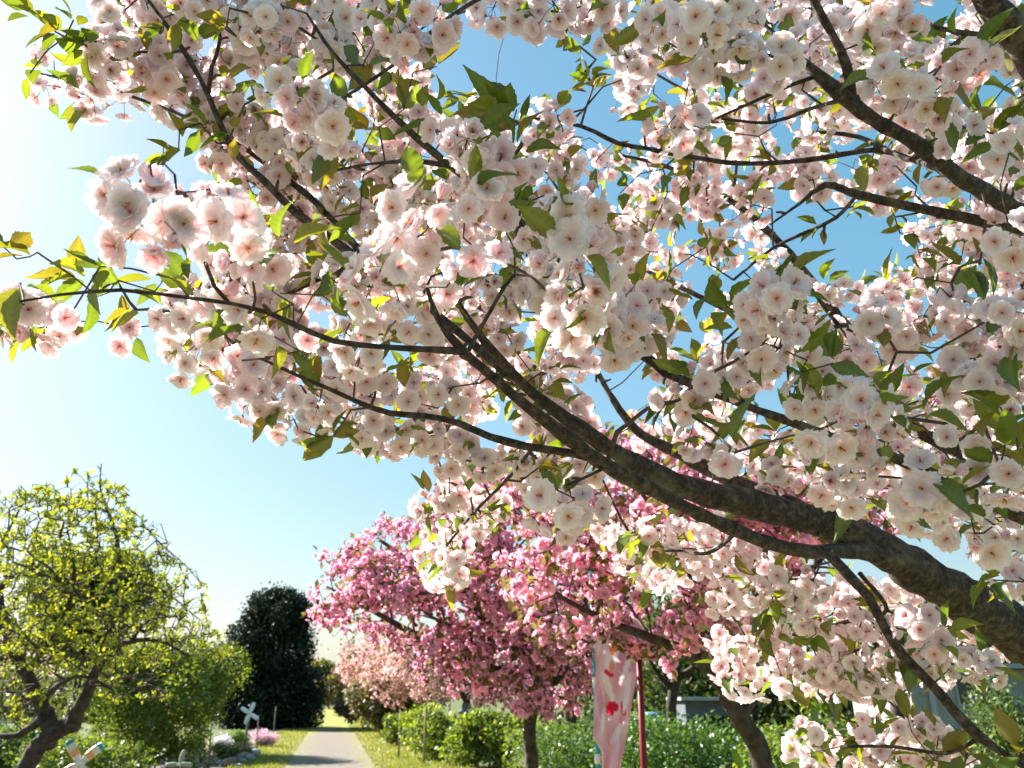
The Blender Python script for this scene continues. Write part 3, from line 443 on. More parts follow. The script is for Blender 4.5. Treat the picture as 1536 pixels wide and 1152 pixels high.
# limbs that the photograph shows bare: clusters grow behind them, not in front
BARE = {'L1': (690, 1600), 'L2': (650, 1600), 'L3': (480, 920), 'L4': (420, 700), 'L5': (200, 470), 'T1': (690, 790), 'B1': (1200, 1490), 'B1b': (1200, 1300), 'B2': (1230, 1460), 'LEAD': (1380, 1600), 'D1': (1230, 1560), 'L6': (590, 690), 'B4': (960, 1320), 'L4b': (290, 330), 'B5': (1080, 1260), 'B5b': (1070, 1230), 'L5b': (300, 340)}
for i in range(len(C_POS)):
    x, y, f = topix(C_POS[i]); rr_ = (.052 if i < NN else .062) / f * FPX
    for k, (x0, x1) in BARE.items():
        L = LIMBS[k]; bx, by_, bf = topix(L[:, :3]); m = (bx > x0) & (bx < x1)
        if not m.any(): continue
        d_ = np.hypot(bx - x, by_ - y) - L[:, 3] / bf * FPX; d_[~m] = 1e9; j = int(np.argmin(d_))
        if d_[j] < rr_ * .8 and f < bf[j] + .10:
            f = bf[j] + .11 + .1 * R.rand(); C_POS[i] = P(x, y, f)
S_D = np.array([.078 * FPX / lp * .95 for x, y, lp, n_ in SPRAY]); S_C = np.minimum(S_D, [1.55 if x < 560 else 2.0 for x, y, lp, n_ in SPRAY]); S_POS = np.array([P(q[0], q[1], d) for q, d in zip(SPRAY, S_C)]); 
nodes = np.vstack([L[:, :3] for k, L in LIMBS.items() if k != 'trunk']); nr = np.concatenate([L[:, 3] for k, L in LIMBS.items() if k != 'trunk'])
tw, cnt = connect(nodes, nr, np.vstack([C_POS, S_POS]), root=FORK, pull=.12)
a = Acc(); twig_mesh(a, tw, cnt, .0017, .42, .009)
for k_, L in LIMBS.items():
    for j in R.choice(len(L), max(1, len(L) // 7)) if k_ != 'trunk' else []:
        p0 = L[j, :3]; d = unit(R.randn(3)); l_ = L[j, 3] + .006 + .022 * R.rand(); tube(a, np.array([[*p0, .0045], [*(p0 + d * l_ * .7), .0036], [*(p0 + d * l_ + R.randn(3) * .003), .0025]]), 5)
a.obj('twigs', M_TWIG, cherry, kind='stuff')
tdir = np.zeros((len(C_POS) + len(S_POS), 3))
for line, own, pr, ti in tw: tdir[ti] = unit(line[-1] - line[max(0, len(line) - 3)])
# blossoms
fp_, ff_, ft_, fs_, st = [], [], [], [], Acc()
for i, c in enumerate(C_POS):
    n_ = C_N[i]; near = i < NN; bias = np.array([-.15, -.62, -.42]) if near else np.array([-.15, -.4, -.5])
    d = unit(R.randn(n_, 3) + bias * 1.5)
    for _ in range(6):
        df = d[:, None] - d[None]; q = (df ** 2).sum(-1) + 1e-3; np.fill_diagonal(q, 1e9)
        d = unit(d + (df / q[..., None] ** 1.5).sum(1) * .12 + bias * .10)
    ln = (.024 + .018 * R.rand(n_)) if n_ > 1 else np.full(1, .02)
    pos = c + d * ln[:, None] * np.array([1, 1, 1.]) + np.array([0, 0, -.012]); face = unit(d + bias * (.75 if near else .55) + R.randn(n_, 3) * .22)
    pk = R.rand() ** 2.2; t0 = np.array([1, 1 - .075 * pk, 1 - .055 * pk]) * (.97 + .05 * R.rand())
    for k in range(n_):
        fp_.append(pos[k]); ff_.append(face[k]); ft_.append(t0 * (.97 + .05 * R.rand())); fs_.append((.0248 if near else .0258) * (.76 + .34 * R.rand()))
        b = pos[k] - face[k] * .006; mid = (c + b) / 2 + np.array([0, 0, .004])
        tube(st, np.array([[*c, .0008], [*mid, .0007], [*b, .0009]]), 3, (.20, .20, .05), cap=False)
st.obj('flower_stalks', M_STALK, cherry, kind='stuff')
fp_, ff_, ft_, fs_ = map(np.array, (fp_, ff_, ft_, fs_)); NF = len(fp_)
spin = R.rand(NF) * 6.28; BB = basis(ff_, spin); cl = np.array(cherry.location)
inview = lambda p: (np.abs(((p - [0, 0, EYE]) @ np.array([1, 0, 0])) / ((p - [0, 0, EYE]) @ np.array([0, cp, sp_]))) < .68) & (np.abs(((p - [0, 0, EYE]) @ np.array([0, -sp_, cp])) / ((p - [0, 0, EYE]) @ np.array([0, cp, sp_]))) < .52)
depth = fp_ @ np.array([0, cp, sp_]) - EYE * sp_ + np.where(inview(fp_), 0, 100)
big = np.argsort(depth)[:300]; isbig = np.zeros(NF, bool); isbig[big] = True
hm = []
for i in range(6):
    a = Acc(); a.add(*B_HI[i]); e = Acc(); e.add(*B_EYE[i]); hm.append((a.mesh('blossom', M_PETAL), e.mesh('centre', M_PETAL)))
TINTS = [np.array([1, .99, .985]), np.array([1, .965, .975]), np.array([1, .93, .95])]
hmt = {}
for i in range(6):
    for j, t in enumerate(TINTS):
        a = Acc(); V, F, C = B_HI[i]; a.add(V, F, C * t); hmt[i, j] = a.mesh('blossom', M_PETAL)
for k in big:
    i = PICK[R.randint(len(PICK))]; j = int(np.argmin([abs(ft_[k][1] / ft_[k][0] - t[1]) for t in TINTS]))
    o = link('blossom', hmt[i, j], cherry); Mx = Matrix((BB[k].T * fs_[k]).tolist()).to_4x4(); Mx.translation = Vector((fp_[k] - cl).tolist()); o.matrix_basis = Mx
    e = link('centre', hm[i][1], o)
a = Acc(); rest = np.where(~isbig)[0]; var = PICK[R.randint(len(PICK), size=len(rest))]
for i in range(6):
    s_ = rest[(var == i) & (depth[rest] < 1.95)]; stamp(a, B_LO[i], BB[s_], fp_[s_], fs_[s_], ft_[s_])
    s_ = rest[(var == i) & (depth[rest] >= 1.95)]; stamp(a, B_VLO[i], BB[s_], fp_[s_], fs_[s_], ft_[s_])
a.obj('blossoms', M_PETAL, cherry, kind='stuff')
# leaves
lp_, lx_, lu_, ls_ = [], [], [], []
for i in range(len(C_POS) + len(S_POS)):
    if i < len(C_POS): n_ = C_L[i]; c = C_POS[i]
    else: n_ = SPRAY[i - len(C_POS)][3]; c = S_POS[i - len(C_POS)]
    for k in range(n_):
        d = unit(tdir[i] * .5 + R.randn(3) * .75 + np.array([-.1, -.25, -.1])); up = unit(R.randn(3) * .5 + np.array([0, -.1, 1.]))
        off = R.rand() * .03 if i >= len(C_POS) else 0
        lp_.append(c - tdir[i] * off + d * (.012 if i >= len(C_POS) else .028)); lx_.append(d); lu_.append(up); ls_.append((.048 + .036 * R.rand()) * (1.1 * max(.7, S_C[i - len(C_POS)] / S_D[i - len(C_POS)]) if i >= len(C_POS) else .95) * min(1, .45 + .5 * c[1]))
lp_, lx_, lu_, ls_ = map(np.array, (lp_, lx_, lu_, ls_))
lz = unit(lu_ - lx_ * (lu_ * lx_).sum(1, keepdims=True)); LB = np.stack([np.cross(lx_, lz), lx_, lz], 1); NL = len(lp_)
lc = LEAFCOL[R.randint(len(LEAFCOL), size=NL)] * (.85 + .3 * R.rand(NL, 1))
ldep = lp_ @ np.array([0, cp, sp_]) - EYE * sp_ + np.where(inview(lp_), 0, 100); lbig = np.argsort(ldep)[:300]; isl = np.zeros(NL, bool); isl[lbig] = True
lm = {}
for i in range(5):
    for j in range(len(LEAFCOL)): a = Acc(); V, F, C = L_HI[i]; a.add(V, F, C * LEAFCOL[j]); lm[i, j] = a.mesh('leaf', M_LEAF)
for k in lbig:
    o = link('leaf', lm[R.randint(5), int(np.argmin(((LEAFCOL - lc[k]) ** 2).sum(1)))], cherry); Mx = Matrix((LB[k].T * ls_[k]).tolist()).to_4x4(); Mx.translation = Vector((lp_[k] - cl).tolist()); o.matrix_basis = Mx
a = Acc(); rest = np.where(~isl)[0]
for i in range(2): s_ = rest[i::2]; stamp(a, L_LO[i], LB[s_], lp_[s_], ls_[s_], lc[s_])
a.obj('leaves', M_LEAF, cherry, kind='stuff')

# ================================================================== PINK CHERRY TREES
def flowering(name, label, base, limbs, crown, n, dlo, dhi, csize, tint, leafcol, nparts, rt=.0022, flow=None, holes=(), lfrac=.25, group=None):
    """trunk and limbs traced, crown filled by flower clusters joined to the limbs by twigs"""
    t = thing(name, base, label, 'tree', group); nl = []
    for key, rows in limbs:
        L = smooth_line(rows, .06); L[:, :3] += R.randn(len(L), 3) * L[:, 3:4] * .06; a = Acc(); tube(a, L, 9, rough=.08); a.obj(key, M_BARK2, t); nl.append(L)
    cc = sample_poly(crown, n // 4, holes); cd = dlo + (dhi - dlo) * R.rand(len(cc)); ci = R.randint(len(cc), size=n); q = cc[ci] + R.randn(n, 2) * ([15, 11] if dhi < 10 else [7, 6]); d = cd[ci] + R.randn(n) * .014 * cd[ci]; bright = (.80 + .30 * R.rand(len(cc)))[ci]; T = np.array([P(x, y, z) for (x, y), z in zip(q, d)])
    nodes = np.vstack([L[:, :3] for L in nl[1:] or nl]); nr_ = np.concatenate([L[:, 3] for L in nl[1:] or nl])
    tw, cnt = connect(nodes, nr_, T, step=.12, wob=.03, root=nodes[0], pull=.25); a = Acc(); twig_mesh(a, tw, cnt, rt, .45, .03, 4); a.obj('twigs', M_TWIG, t, kind='stuff')
    def cluster(pr, lf, stalks):
        a = Acc(); m = flow[0]; dr = unit(R.randn(m, 3)); ps = dr * (csize * (.35 + .6 * R.rand(m, 1))); ps[:, 2] *= .8; B = basis(unit(dr + R.randn(m, 3) * .3), R.rand(m) * 6.28)
        for i in range(len(pr)): s_ = np.arange(m)[i::len(pr)]; stamp(a, pr[i], B[s_], ps[s_], np.full(len(s_), flow[2]), np.array(tint)[None] * (.8 + .35 * R.rand(len(s_), 1)))
        for q in ps if stalks else []: tube(a, np.array([[0, 0, 0, csize * .02], [*q, csize * .02]]), 3, (.12, .12, .04), cap=False)
        k = flow[3]; dl = unit(R.randn(k, 3)); ul = unit(R.randn(k, 3) * .6 + [0, 0, 1]); z = unit(ul - dl * (ul * dl).sum(1, keepdims=True)); LBx = np.stack([np.cross(dl, z), dl, z], 1)
        if k: stamp(a, lf, LBx, dl * csize * .7, np.full(k, flow[4]), np.array(leafcol)[None] * (.8 + .5 * R.rand(k, 1)))
        return np.concatenate(a.V), a.F, np.concatenate(a.C)
    full = [cluster(flow[1], L_LO[0], True) for v in range(6)] if nparts else None
    protos = [cluster(B_PKL if nparts else flow[1], L_TINY[0], False) for v in range(6)]
    Bz = basis(np.tile([0, 0, 1.], (n, 1)) + R.randn(n, 3) * .4, R.rand(n) * 6.28); sc = .75 + .5 * R.rand(n); v = R.randint(6, size=n); order = np.argsort(d)
    part = np.zeros(n, bool); part[order[:nparts]] = True; a = Acc(); tl = np.array(t.location)
    pm = [Acc().add(*full[i]).mesh('blossom_cluster', M_PINK) for i in range(6)] if nparts else None
    for k in np.where(part)[0]:
        o = link('blossom_cluster', pm[v[k]], t); Mx = Matrix((Bz[k].T * sc[k]).tolist()).to_4x4(); Mx.translation = Vector((T[k] - tl).tolist()); o.matrix_basis = Mx
    for i in range(6): s_ = np.where(~part & (v == i))[0]; stamp(a, protos[i], Bz[s_], T[s_], sc[s_], bright[s_][:, None] * (.9 + .2 * R.rand(len(s_), 1)) * np.ones((1, 3)))
    a.obj('blossoms' if nparts else 'crown', M_PINK, t, kind='stuff' if nparts else None); return t
def foot(rows, w0):
    """drop a traced trunk straight to the ground"""
    L = tr(rows); b = L[0].copy(); b[2] = -.05; b[3] = w0; return np.vstack([b, L])
p2 = foot([(1146, 1160, 4.5, 34), (1113, 1084, 4.5, 30), (1090, 1040, 4.5, 28)], .085)
flowering('pink_cherry_tree', 'deep pink double cherry tree with forked trunk standing behind the pink banner', (*p2[0, :2], 0),
 [('trunk', p2), ('branch', tr([(1092, 1044, 4.5, 22), (1050, 990, 4.4, 18), (990, 962, 4.3, 15), (920, 935, 4.2, 11), (850, 900, 4.1, 7), (800, 860, 4.1, 4)])), ('branch', tr([(1092, 1044, 4.5, 20), (1066, 960, 4.5, 17), (1040, 880, 4.5, 14), (1000, 800, 4.5, 10), (950, 720, 4.6, 5)])), ('branch', tr([(1110, 1080, 4.5, 18), (1150, 1008, 4.6, 17), (1168, 950, 4.7, 14), (1200, 880, 4.9, 11), (1260, 800, 5.0, 7), (1330, 700, 5.1, 4)])), ('branch', tr([(1080, 1020, 4.5, 14), (1100, 930, 4.8, 13), (1110, 840, 5.0, 10), (1130, 740, 5.2, 5)]))],
 [(770, 740), (860, 690), (930, 640), (1010, 655), (1100, 690), (1200, 690), (1320, 690), (1440, 560), (1450, 640), (1360, 790), (1240, 820), (1170, 900), (1120, 950), (1050, 975), (960, 970), (880, 975), (800, 955), (770, 900)], 980, 3.7, 5.6, .05, (1, 1, 1), (.17, .14, .035), 300, flow=(8, B_PK, .026, 4, .058))
p1 = foot([(797, 1160, 7, 21), (795, 1090, 7, 19), (808, 1040, 7, 19), (830, 1020, 7, 17)], .085)
flowering('pink_cherry_tree', 'broad mauve pink cherry tree leaning over the leafy bushes by the path', (*p1[0, :2], 0),
 [('trunk', p1), ('branch', tr([(818, 1032, 7, 20), (760, 1012, 6.9, 16), (690, 985, 6.8, 14), (610, 945, 6.8, 10), (540, 905, 6.8, 6), (490, 880, 6.8, 3)])), ('branch', tr([(808, 1040, 7, 18), (795, 980, 7, 16), (770, 900, 7.0, 13), (730, 830, 7.1, 9), (690, 760, 7.1, 4)])), ('branch', tr([(830, 1020, 7, 20), (860, 980, 7.2, 16), (890, 900, 7.4, 12), (880, 800, 7.6, 7), (860, 720, 7.7, 4)])), ('branch', tr([(800, 1000, 7, 14), (720, 920, 7.5, 12), (640, 860, 7.9, 9), (570, 810, 8.1, 5)]))],
 [(475, 900), (500, 860), (540, 800), (600, 785), (650, 780), (690, 720), (730, 690), (780, 700), (860, 740), (920, 800), (930, 960), (900, 1030), (850, 1060), (780, 1060), (700, 1025), (620, 980), (560, 955), (500, 940)], 1500, 5.9, 8.3, .065, (.97, .90, .97), (.15, .12, .035), 300, .003, flow=(8, B_PK, .028, 4, .066))
FAR = [blossom(151 + i, 2, 2, [(5, .95, .5, .3, .3, .0), (3, .7, .4, .9, .3, .0)], (.86, .62, .58), (.75, .4, .38), False) for i in range(3)]
for lab, x, d, poly, n in [('pale salmon pink cherry tree, nearest of the row behind the green bushes', 697, 27, [(585, 965), (640, 955), (700, 975), (770, 1010), (800, 1050), (740, 1055), (680, 1040), (630, 1045), (590, 1020)], 420),
                           ('pale salmon pink cherry tree, second of the row behind the green bushes', 645, 32, [(545, 965), (590, 945), (660, 965), (700, 1020), (680, 1060), (620, 1060), (570, 1050), (540, 1010)], 420),
                           ('pale salmon pink cherry tree, last of the row where the path fades into grass', 602, 38, [(512, 970), (545, 955), (600, 955), (650, 1000), (640, 1050), (600, 1065), (560, 1050), (530, 1040), (512, 1005)], 420)]:
    b = foot([(x, 1080, d, 13), (x + 3, 1050, d, 11)], .10)
    flowering('pale_cherry_tree', lab, (*b[0, :2], 0), [('trunk', b), ('branch', tr([(x + 3, 1052, d, 9), (x - 20, 1020, d, 7), (x - 60, 990, d, 4), (x - 80, 970, d, 2)])), ('branch', tr([(x + 3, 1052, d, 9), (x + 20, 1015, d, 7), (x + 30, 985, d, 4)])), ('branch', tr([(x + 3, 1050, d, 8), (x, 1010, d * 1.05, 6), (x - 10, 965, d * 1.07, 3)]))],
     poly, n, d - 2.5, d + 2.5, .009 * d, (1, 1, 1), (.16, .15, .05), 0, .009, flow=(12, FAR, .0024 * d, 4, .005 * d), group='row of pale cherry trees')

# ================================================================== LEAFY TREES AND BUSHES
def crown_pts(lumps, n):
    """points in the outer part of several lumps (x,y,z,rx,ry,rz)"""
    L = np.array(lumps); wv = L[:, 3] * L[:, 5]; k = R.choice(len(L), n, p=wv / wv.sum()); d = unit(R.randn(n, 3))
    r = (.55 + .45 * R.rand(n, 1) ** .6) * (1 + .12 * R.randn(n, 1)); return L[k, :3] + d * r * L[k, 3:6], d
def leafmass(t, name, pts, nrm, size, cols, mat, proto=None, flat=.5):
    n = len(pts); d = unit(R.randn(n, 3) + nrm * .8); ul = unit(R.randn(n, 3) * flat + [0, 0, 1] + nrm * .3); z = unit(ul - d * (ul * d).sum(1, keepdims=True)); B = np.stack([np.cross(d, z), d, z], 1)
    c = np.array(cols)[R.randint(len(cols), size=n)] * (.75 + .5 * R.rand(n, 1)); a = Acc(); stamp(a, proto or L_TINY[0], B, pts, size * (.7 + .6 * R.rand(n)), c); return a.obj(name, mat, t)
def lumps_from(c, r, k, spread=.75, rs=(.35, .6)):
    c = np.array(c, float); r = np.array(r, float); d = unit(R.randn(k, 3)) * (.4 + .6 * R.rand(k, 1)) * spread; s = rs[0] + (rs[1] - rs[0]) * R.rand(k, 1)
    return np.hstack([c + d * r, s * r])
def bush(name, label, base, w_, h_, n, size, cols, mat=M_FOL, cat='bush', proto=None, group=None, k=9, rs=(.4, .6), spread=.7):
    t = thing(name, (*base[:2], 0), label, cat, group); b = np.array([*base[:2], 0]); a = Acc()
    for _ in range(7):
        e = b + np.array([R.randn() * w_ * .22, R.randn() * w_ * .22, h_ * (.6 + .25 * R.rand())]); tube(a, smooth_line([[*(b + [R.randn() * .04, R.randn() * .04, -.03]), .02], [*((b + e) / 2 + R.randn(3) * .05), .014], [*e, .006]], .2), 5)
    a.obj('stem', M_BARK2, t); lu = lumps_from(b + [0, 0, h_ * .52], [w_ * .5, w_ * .5, h_ * .48], k, spread, rs); p, d = crown_pts(lu, n); p[:, 2] = np.abs(p[:, 2]) + .02
    leafmass(t, 'crown', p, d, size, cols, mat, proto); return t
GRN = [(.13, .20, .035), (.18, .26, .04), (.09, .14, .03), (.23, .30, .05)]
YEL = [(.29, .35, .04), (.36, .39, .045), (.22, .29, .035)]
# round green tree, far left
c = P(140, 900, 26); t = thing('green_tree', (c[0], c[1], 0), 'rounded dense green tree standing behind the gnarled orchard tree', 'tree')
a = Acc(); tube(a, smooth_line([[c[0], c[1], -.1, .28], [c[0] + .1, c[1], 1.5, .22], [c[0], c[1], 3.5, .12], [c[0], c[1], 5, .05]], .4), 9, rough=.06); a.obj('trunk', M_BARK2, t)
lu = lumps_from(c + [0, 0, 0], [2.5, 2.3, 2.3], 16, .75, (.32, .5)); p, d = crown_pts(lu, 26000); leafmass(t, 'crown', p, d, .15, [(.07, .11, .022), (.09, .14, .028), (.12, .16, .03)], M_FOL)
# dark evergreen beside the path
b = G(396, 1092); t = thing('evergreen_tree', (b[0], b[1], 0), 'tall almost black evergreen tree beside the gravel path', 'tree')
dd_ = np.linalg.norm(b[:2]); s = dd_ * .96 / FPX
a = Acc(); tube(a, smooth_line([[b[0], b[1], -.1, .3], [b[0], b[1], 3, .2], [b[0], b[1], 6, .06]], .5), 9); a.obj('trunk', M_BARK2, t)
lu = [[b[0] + (x - 408) * s, b[1] + R.randn() * .5, (1085 - y) * s, rx * s, rx * s, rz * s] for x, y, rx, rz in [(408, 1050, 72, 45), (370, 1045, 42, 45), (445, 1055, 30, 40), (410, 985, 55, 55), (385, 1000, 38, 40), (438, 985, 26, 45), (405, 930, 40, 32), (425, 930, 36, 30), (390, 945, 26, 30), (415, 1070, 60, 24), (462, 1035, 20, 30), (350, 1000, 18, 25), (352, 960, 12, 12), (372, 915, 8, 12)]]
lu += [[b[0] + (x - 408) * s, b[1] + R.randn() * .9, (1085 - y) * s, r * s, r * s, r * 1.2 * s] for x, y, r in [(412 + np.clip(R.randn(), -1, 1) * (26 + (yy - 905) * .22), yy + 12, 9 + 9 * R.rand()) for yy in np.linspace(905, 1060, 34)]]
p, d = crown_pts(lu, 60000); p[:, 2] = np.maximum(p[:, 2], .05); leafmass(t, 'crown', p, d, .19, [(.014, .026, .014), (.022, .040, .018), (.012, .022, .014), (.03, .05, .02)], M_DARK)
# willowy shrub below the orchard tree
b = P(225, 1120, 15); bush('willowy_shrub', 'large fresh green shrub growing under the gnarled orchard tree', b, 3.4, 3.1, 24000, .085, [(.13, .19, .035), (.18, .25, .04), (.10, .15, .03)], cat='shrub', k=34, rs=(.16, .34), spread=.95)
# bushes on the right verge
for lab, x, y, w_, h_, n, cols in [('bright green leafy bush next to the small dark bush on the right verge', 596, 1118, 1.3, .95, 1800, GRN), ('largest yellow green bush at the edge of the verge', 655, 1138, 2.2, 1.5, 4200, GRN[:2] + YEL[:1]), ('rounded bright green bush between the largest bush and the mauve tree', 712, 1150, 1.7, 1.25, 3200, GRN), ('low bright green bush at the foot of the mauve pink tree', 765, 1151, 1.6, 1.15, 3200, GRN[:2] + YEL[:1]), ('small dark green bush farthest along the right verge', 572, 1100, 1.2, 1.0, 1500, GRN[2:3] + GRN[:1])]:
    bush('leafy_bush', lab, G(x, y), w_, h_, n, .12, cols, group='bushes along the right verge')
for lab, x, d, w_, h_, n, cols, sz in [('wide dark green shrub behind the pink banner', 900, 12, 3.0, 1.35, 7000, [(.05, .10, .03), (.07, .13, .03)], .07), ('deep green shrub between red pole and forked trunk', 1020, 11, 2.8, 1.5, 8500, [(.06, .13, .03), (.08, .16, .03)], .065), ('grassy green clump left of the teal pole', 840, 15, 2.4, 1.2, 4200, GRN[:3], .09), ('low lush green shrub behind the bottle pinwheel with orange labels', 120, 12.5, 2.2, 1.25, 6500, GRN[:3], .07), ('dark green shrub behind the gnarled orchard trunk', 5, 13.5, 2.6, 1.3, 6500, [(.06, .11, .03), (.09, .15, .035)], .08), ('tall dark shrub right of the forked trunk', 1190, 9, 1.6, 1.5, 4500, GRN[:3], .07), ('grey green shrub before the white house wall', 1440, 13, 3.0, 1.2, 5200, [(.09, .13, .05), (.06, .10, .04)], .08), ('tall pale green shrub at the white house corner', 1515, 10, 1.2, 2.1, 4200, [(.10, .15, .05), (.08, .13, .04)], .07)]:
    c = P(x, 1120, d); bush('garden_shrub', lab, c, w_, h_, n, sz, cols, group='garden shrubs under the cherry trees')
# broad-leaved plants right of the forked trunk
for lab, x, d, h_ in [('broad leaved bright green plant right of the forked trunk', 1235, 6.5, 1.65), ('broad leaved green plant left of the forked trunk base', 1092, 5.6, 1.2), ('broad leaved bright green plant under the hanging white blossoms', 1300, 6.0, 1.4)]:
    c = P(x, 1120, d); bush('broad_leaved_plant', lab, c, .8, h_, 420, .13, [(.13, .22, .04), (.17, .27, .05)], cat='plant', proto=L_LO[0], group='broad leaved garden plants')

# gnarled orchard tree at left
t0 = foot([(35, 1170, 9, 28.1), (55, 1125, 9, 28.1), (80, 1100, 9, 29.6), (105, 1088, 9, 23.7)], .17)
orch = thing('orchard_tree', (t0[0, 0], t0[0, 1], 0), 'gnarled dark orchard tree dotted with small yellow green young leaves', 'tree')
OL = [('trunk', t0)] + [('branch', tr(r)) for r in [
 [(108, 1088, 9, 25.2), (125, 1052, 9, 19.2), (142, 1010, 9, 14.8), (165, 975, 9, 11.1), (195, 962, 8.9, 8.1), (240, 962, 8.8, 5.2), (285, 985, 8.7, 3.0)],
 [(80, 1100, 9, 25.2), (60, 1050, 9.1, 20.7), (40, 1010, 9.1, 17.8), (20, 975, 9.1, 16.3), (5, 930, 9.1, 13.3), (0, 890, 9.1, 10.4), (12, 868, 9.1, 7.4), (45, 860, 9, 5.9), (90, 868, 9, 4.4), (130, 862, 9, 3.0)],
 [(142, 1010, 9, 10.4), (165, 940, 9, 9.6), (178, 870, 9.1, 8.9), (176, 815, 9.1, 6.7), (166, 775, 9.1, 5.2), (157, 755, 9.1, 4.4), (150, 730, 9.1, 2.2), (152, 695, 9.1, 1.5)],
 [(160, 768, 9.1, 3.7), (130, 752, 9.0, 3.0), (95, 760, 8.9, 1.5)], [(176, 800, 9.1, 3.7), (215, 790, 9.0, 3.0), (240, 815, 8.9, 2.2), (280, 850, 8.8, 1.5), (305, 880, 8.8, 1.1)],
 [(165, 940, 9, 5.9), (210, 880, 9.2, 4.4), (250, 890, 9.3, 3.0), (300, 930, 9.3, 1.5)], [(40, 1010, 9.1, 11.8), (75, 960, 8.8, 8.1), (105, 900, 8.6, 5.9), (110, 840, 8.5, 3.7), (100, 790, 8.5, 2.2)],
 [(60, 1050, 9.1, 10.4), (100, 1020, 8.7, 7.4), (130, 1015, 8.5, 5.2), (170, 1035, 8.4, 3.0)], [(5, 930, 9.1, 8.9), (-20, 860, 9.2, 6.7), (10, 800, 9.3, 4.4), (40, 745, 9.3, 2.2)], [(20, 975, 9.1, 10.4), (-30, 1010, 9, 7.4), (-60, 1060, 9, 4.4)],
 [(70, 1075, 9, 16.3), (30, 1100, 9, 10.4), (-20, 1105, 9, 7.4)], [(195, 962, 8.9, 5.9), (225, 930, 8.8, 3.7), (265, 925, 8.7, 2.2)]]]
nl = []
for key, rows in OL:
    L = smooth_line(rows, .06); L[:, :3] += R.randn(len(L), 3) * np.minimum(L[:, 3:4], .06) * .16; a = Acc(); tube(a, L, 9, rough=.09); a.obj(key, M_BARK2, orch); nl.append(L)
q = np.vstack([sample_poly([(-30, 740), (40, 730), (100, 740), (150, 700), (200, 760), (240, 800), (250, 920), (290, 960), (240, 1000), (180, 1000), (100, 1010), (40, 1000), (-30, 1000)], 330), sample_poly([(230, 800), (300, 870), (340, 960), (330, 990), (250, 940)], 26), sample_poly([(40, 730), (150, 690), (190, 740), (170, 800), (60, 800)], 30), sample_poly([(20, 1020), (60, 1020), (70, 1100), (15, 1095)], 16), sample_poly([(150, 1000), (260, 1000), (250, 1070), (160, 1060)], 18)])
T = np.array([P(x, y, 7.9 + 2.2 * R.rand()) for x, y in q]); nodes = np.vstack([L[:, :3] for L in nl[1:]]); nr_ = np.concatenate([L[:, 3] for L in nl[1:]])
T3 = np.array([P(x, y, 7.9 + 2.4 * R.rand()) for x, y in np.vstack([sample_poly([(-40, 760), (40, 740), (100, 750), (150, 715), (200, 770), (235, 820), (250, 930), (290, 970), (230, 1000), (100, 1010), (-40, 1010)], 470), sample_poly([(230, 810), (310, 880), (345, 980), (250, 960)], 40)])])
T2 = np.array([P(x, y, 7.7 + 2.6 * R.rand()) for x, y in sample_poly([(-40, 760), (60, 730), (150, 700), (230, 790), (330, 930), (300, 1000), (200, 1050), (20, 1060), (-40, 1000)], 420)])
tw, cnt = connect(nodes, nr_, np.vstack([T, T2, T3]), step=.12, wob=.035, root=nodes[0], pull=.2); a = Acc(); twig_mesh(a, tw, cnt, .0045, .4, .02, 4); a.obj('twigs', M_TWIG, orch, kind='stuff')
lcm = []
for v in range(6):
    a = Acc(); m = 8; tube(a, np.array([[0, 0, -.06, .006], [0, 0, .05, .004]]), 4, (.1, .1, .03)); d = unit(R.randn(m, 3) + [0, 0, .4]); ul = unit(R.randn(m, 3) * .5 + [0, 0, 1]); z = unit(ul - d * (ul * d).sum(1, keepdims=True)); stamp(a, L_LO[v % 2], np.stack([np.cross(d, z), d, z], 1), R.randn(m, 3) * .012, (.045 + .03 * R.rand(m)), np.array(YEL)[R.randint(3, size=m)]); lcm.append(a.mesh('leaf_cluster', M_FOL))
ol = np.array(orch.location)
for k in range(len(T)):
    if True:
        o = link('leaf_cluster', lcm[R.randint(6)], orch); o.location = Vector((T[k] - ol).tolist()); o.rotation_euler = (R.randn() * .4, R.randn() * .4, R.rand() * 6.28); o.scale = [.8 + .5 * R.rand()] * 3

a = Acc(); m = 7
for v in range(len(T3)):
    d = unit(R.randn(m, 3) + [0, 0, .3]); ul = unit(R.randn(m, 3) * .5 + [0, 0, 1]); z = unit(ul - d * (ul * d).sum(1, keepdims=True)); stamp(a, L_LO[v % 2], np.stack([np.cross(d, z), d, z], 1), T3[v] + R.randn(m, 3) * .03, .05 + .03 * R.rand(m), np.array(YEL)[R.randint(3, size=m)])
a.obj('leaves', M_FOL, orch, kind='stuff')

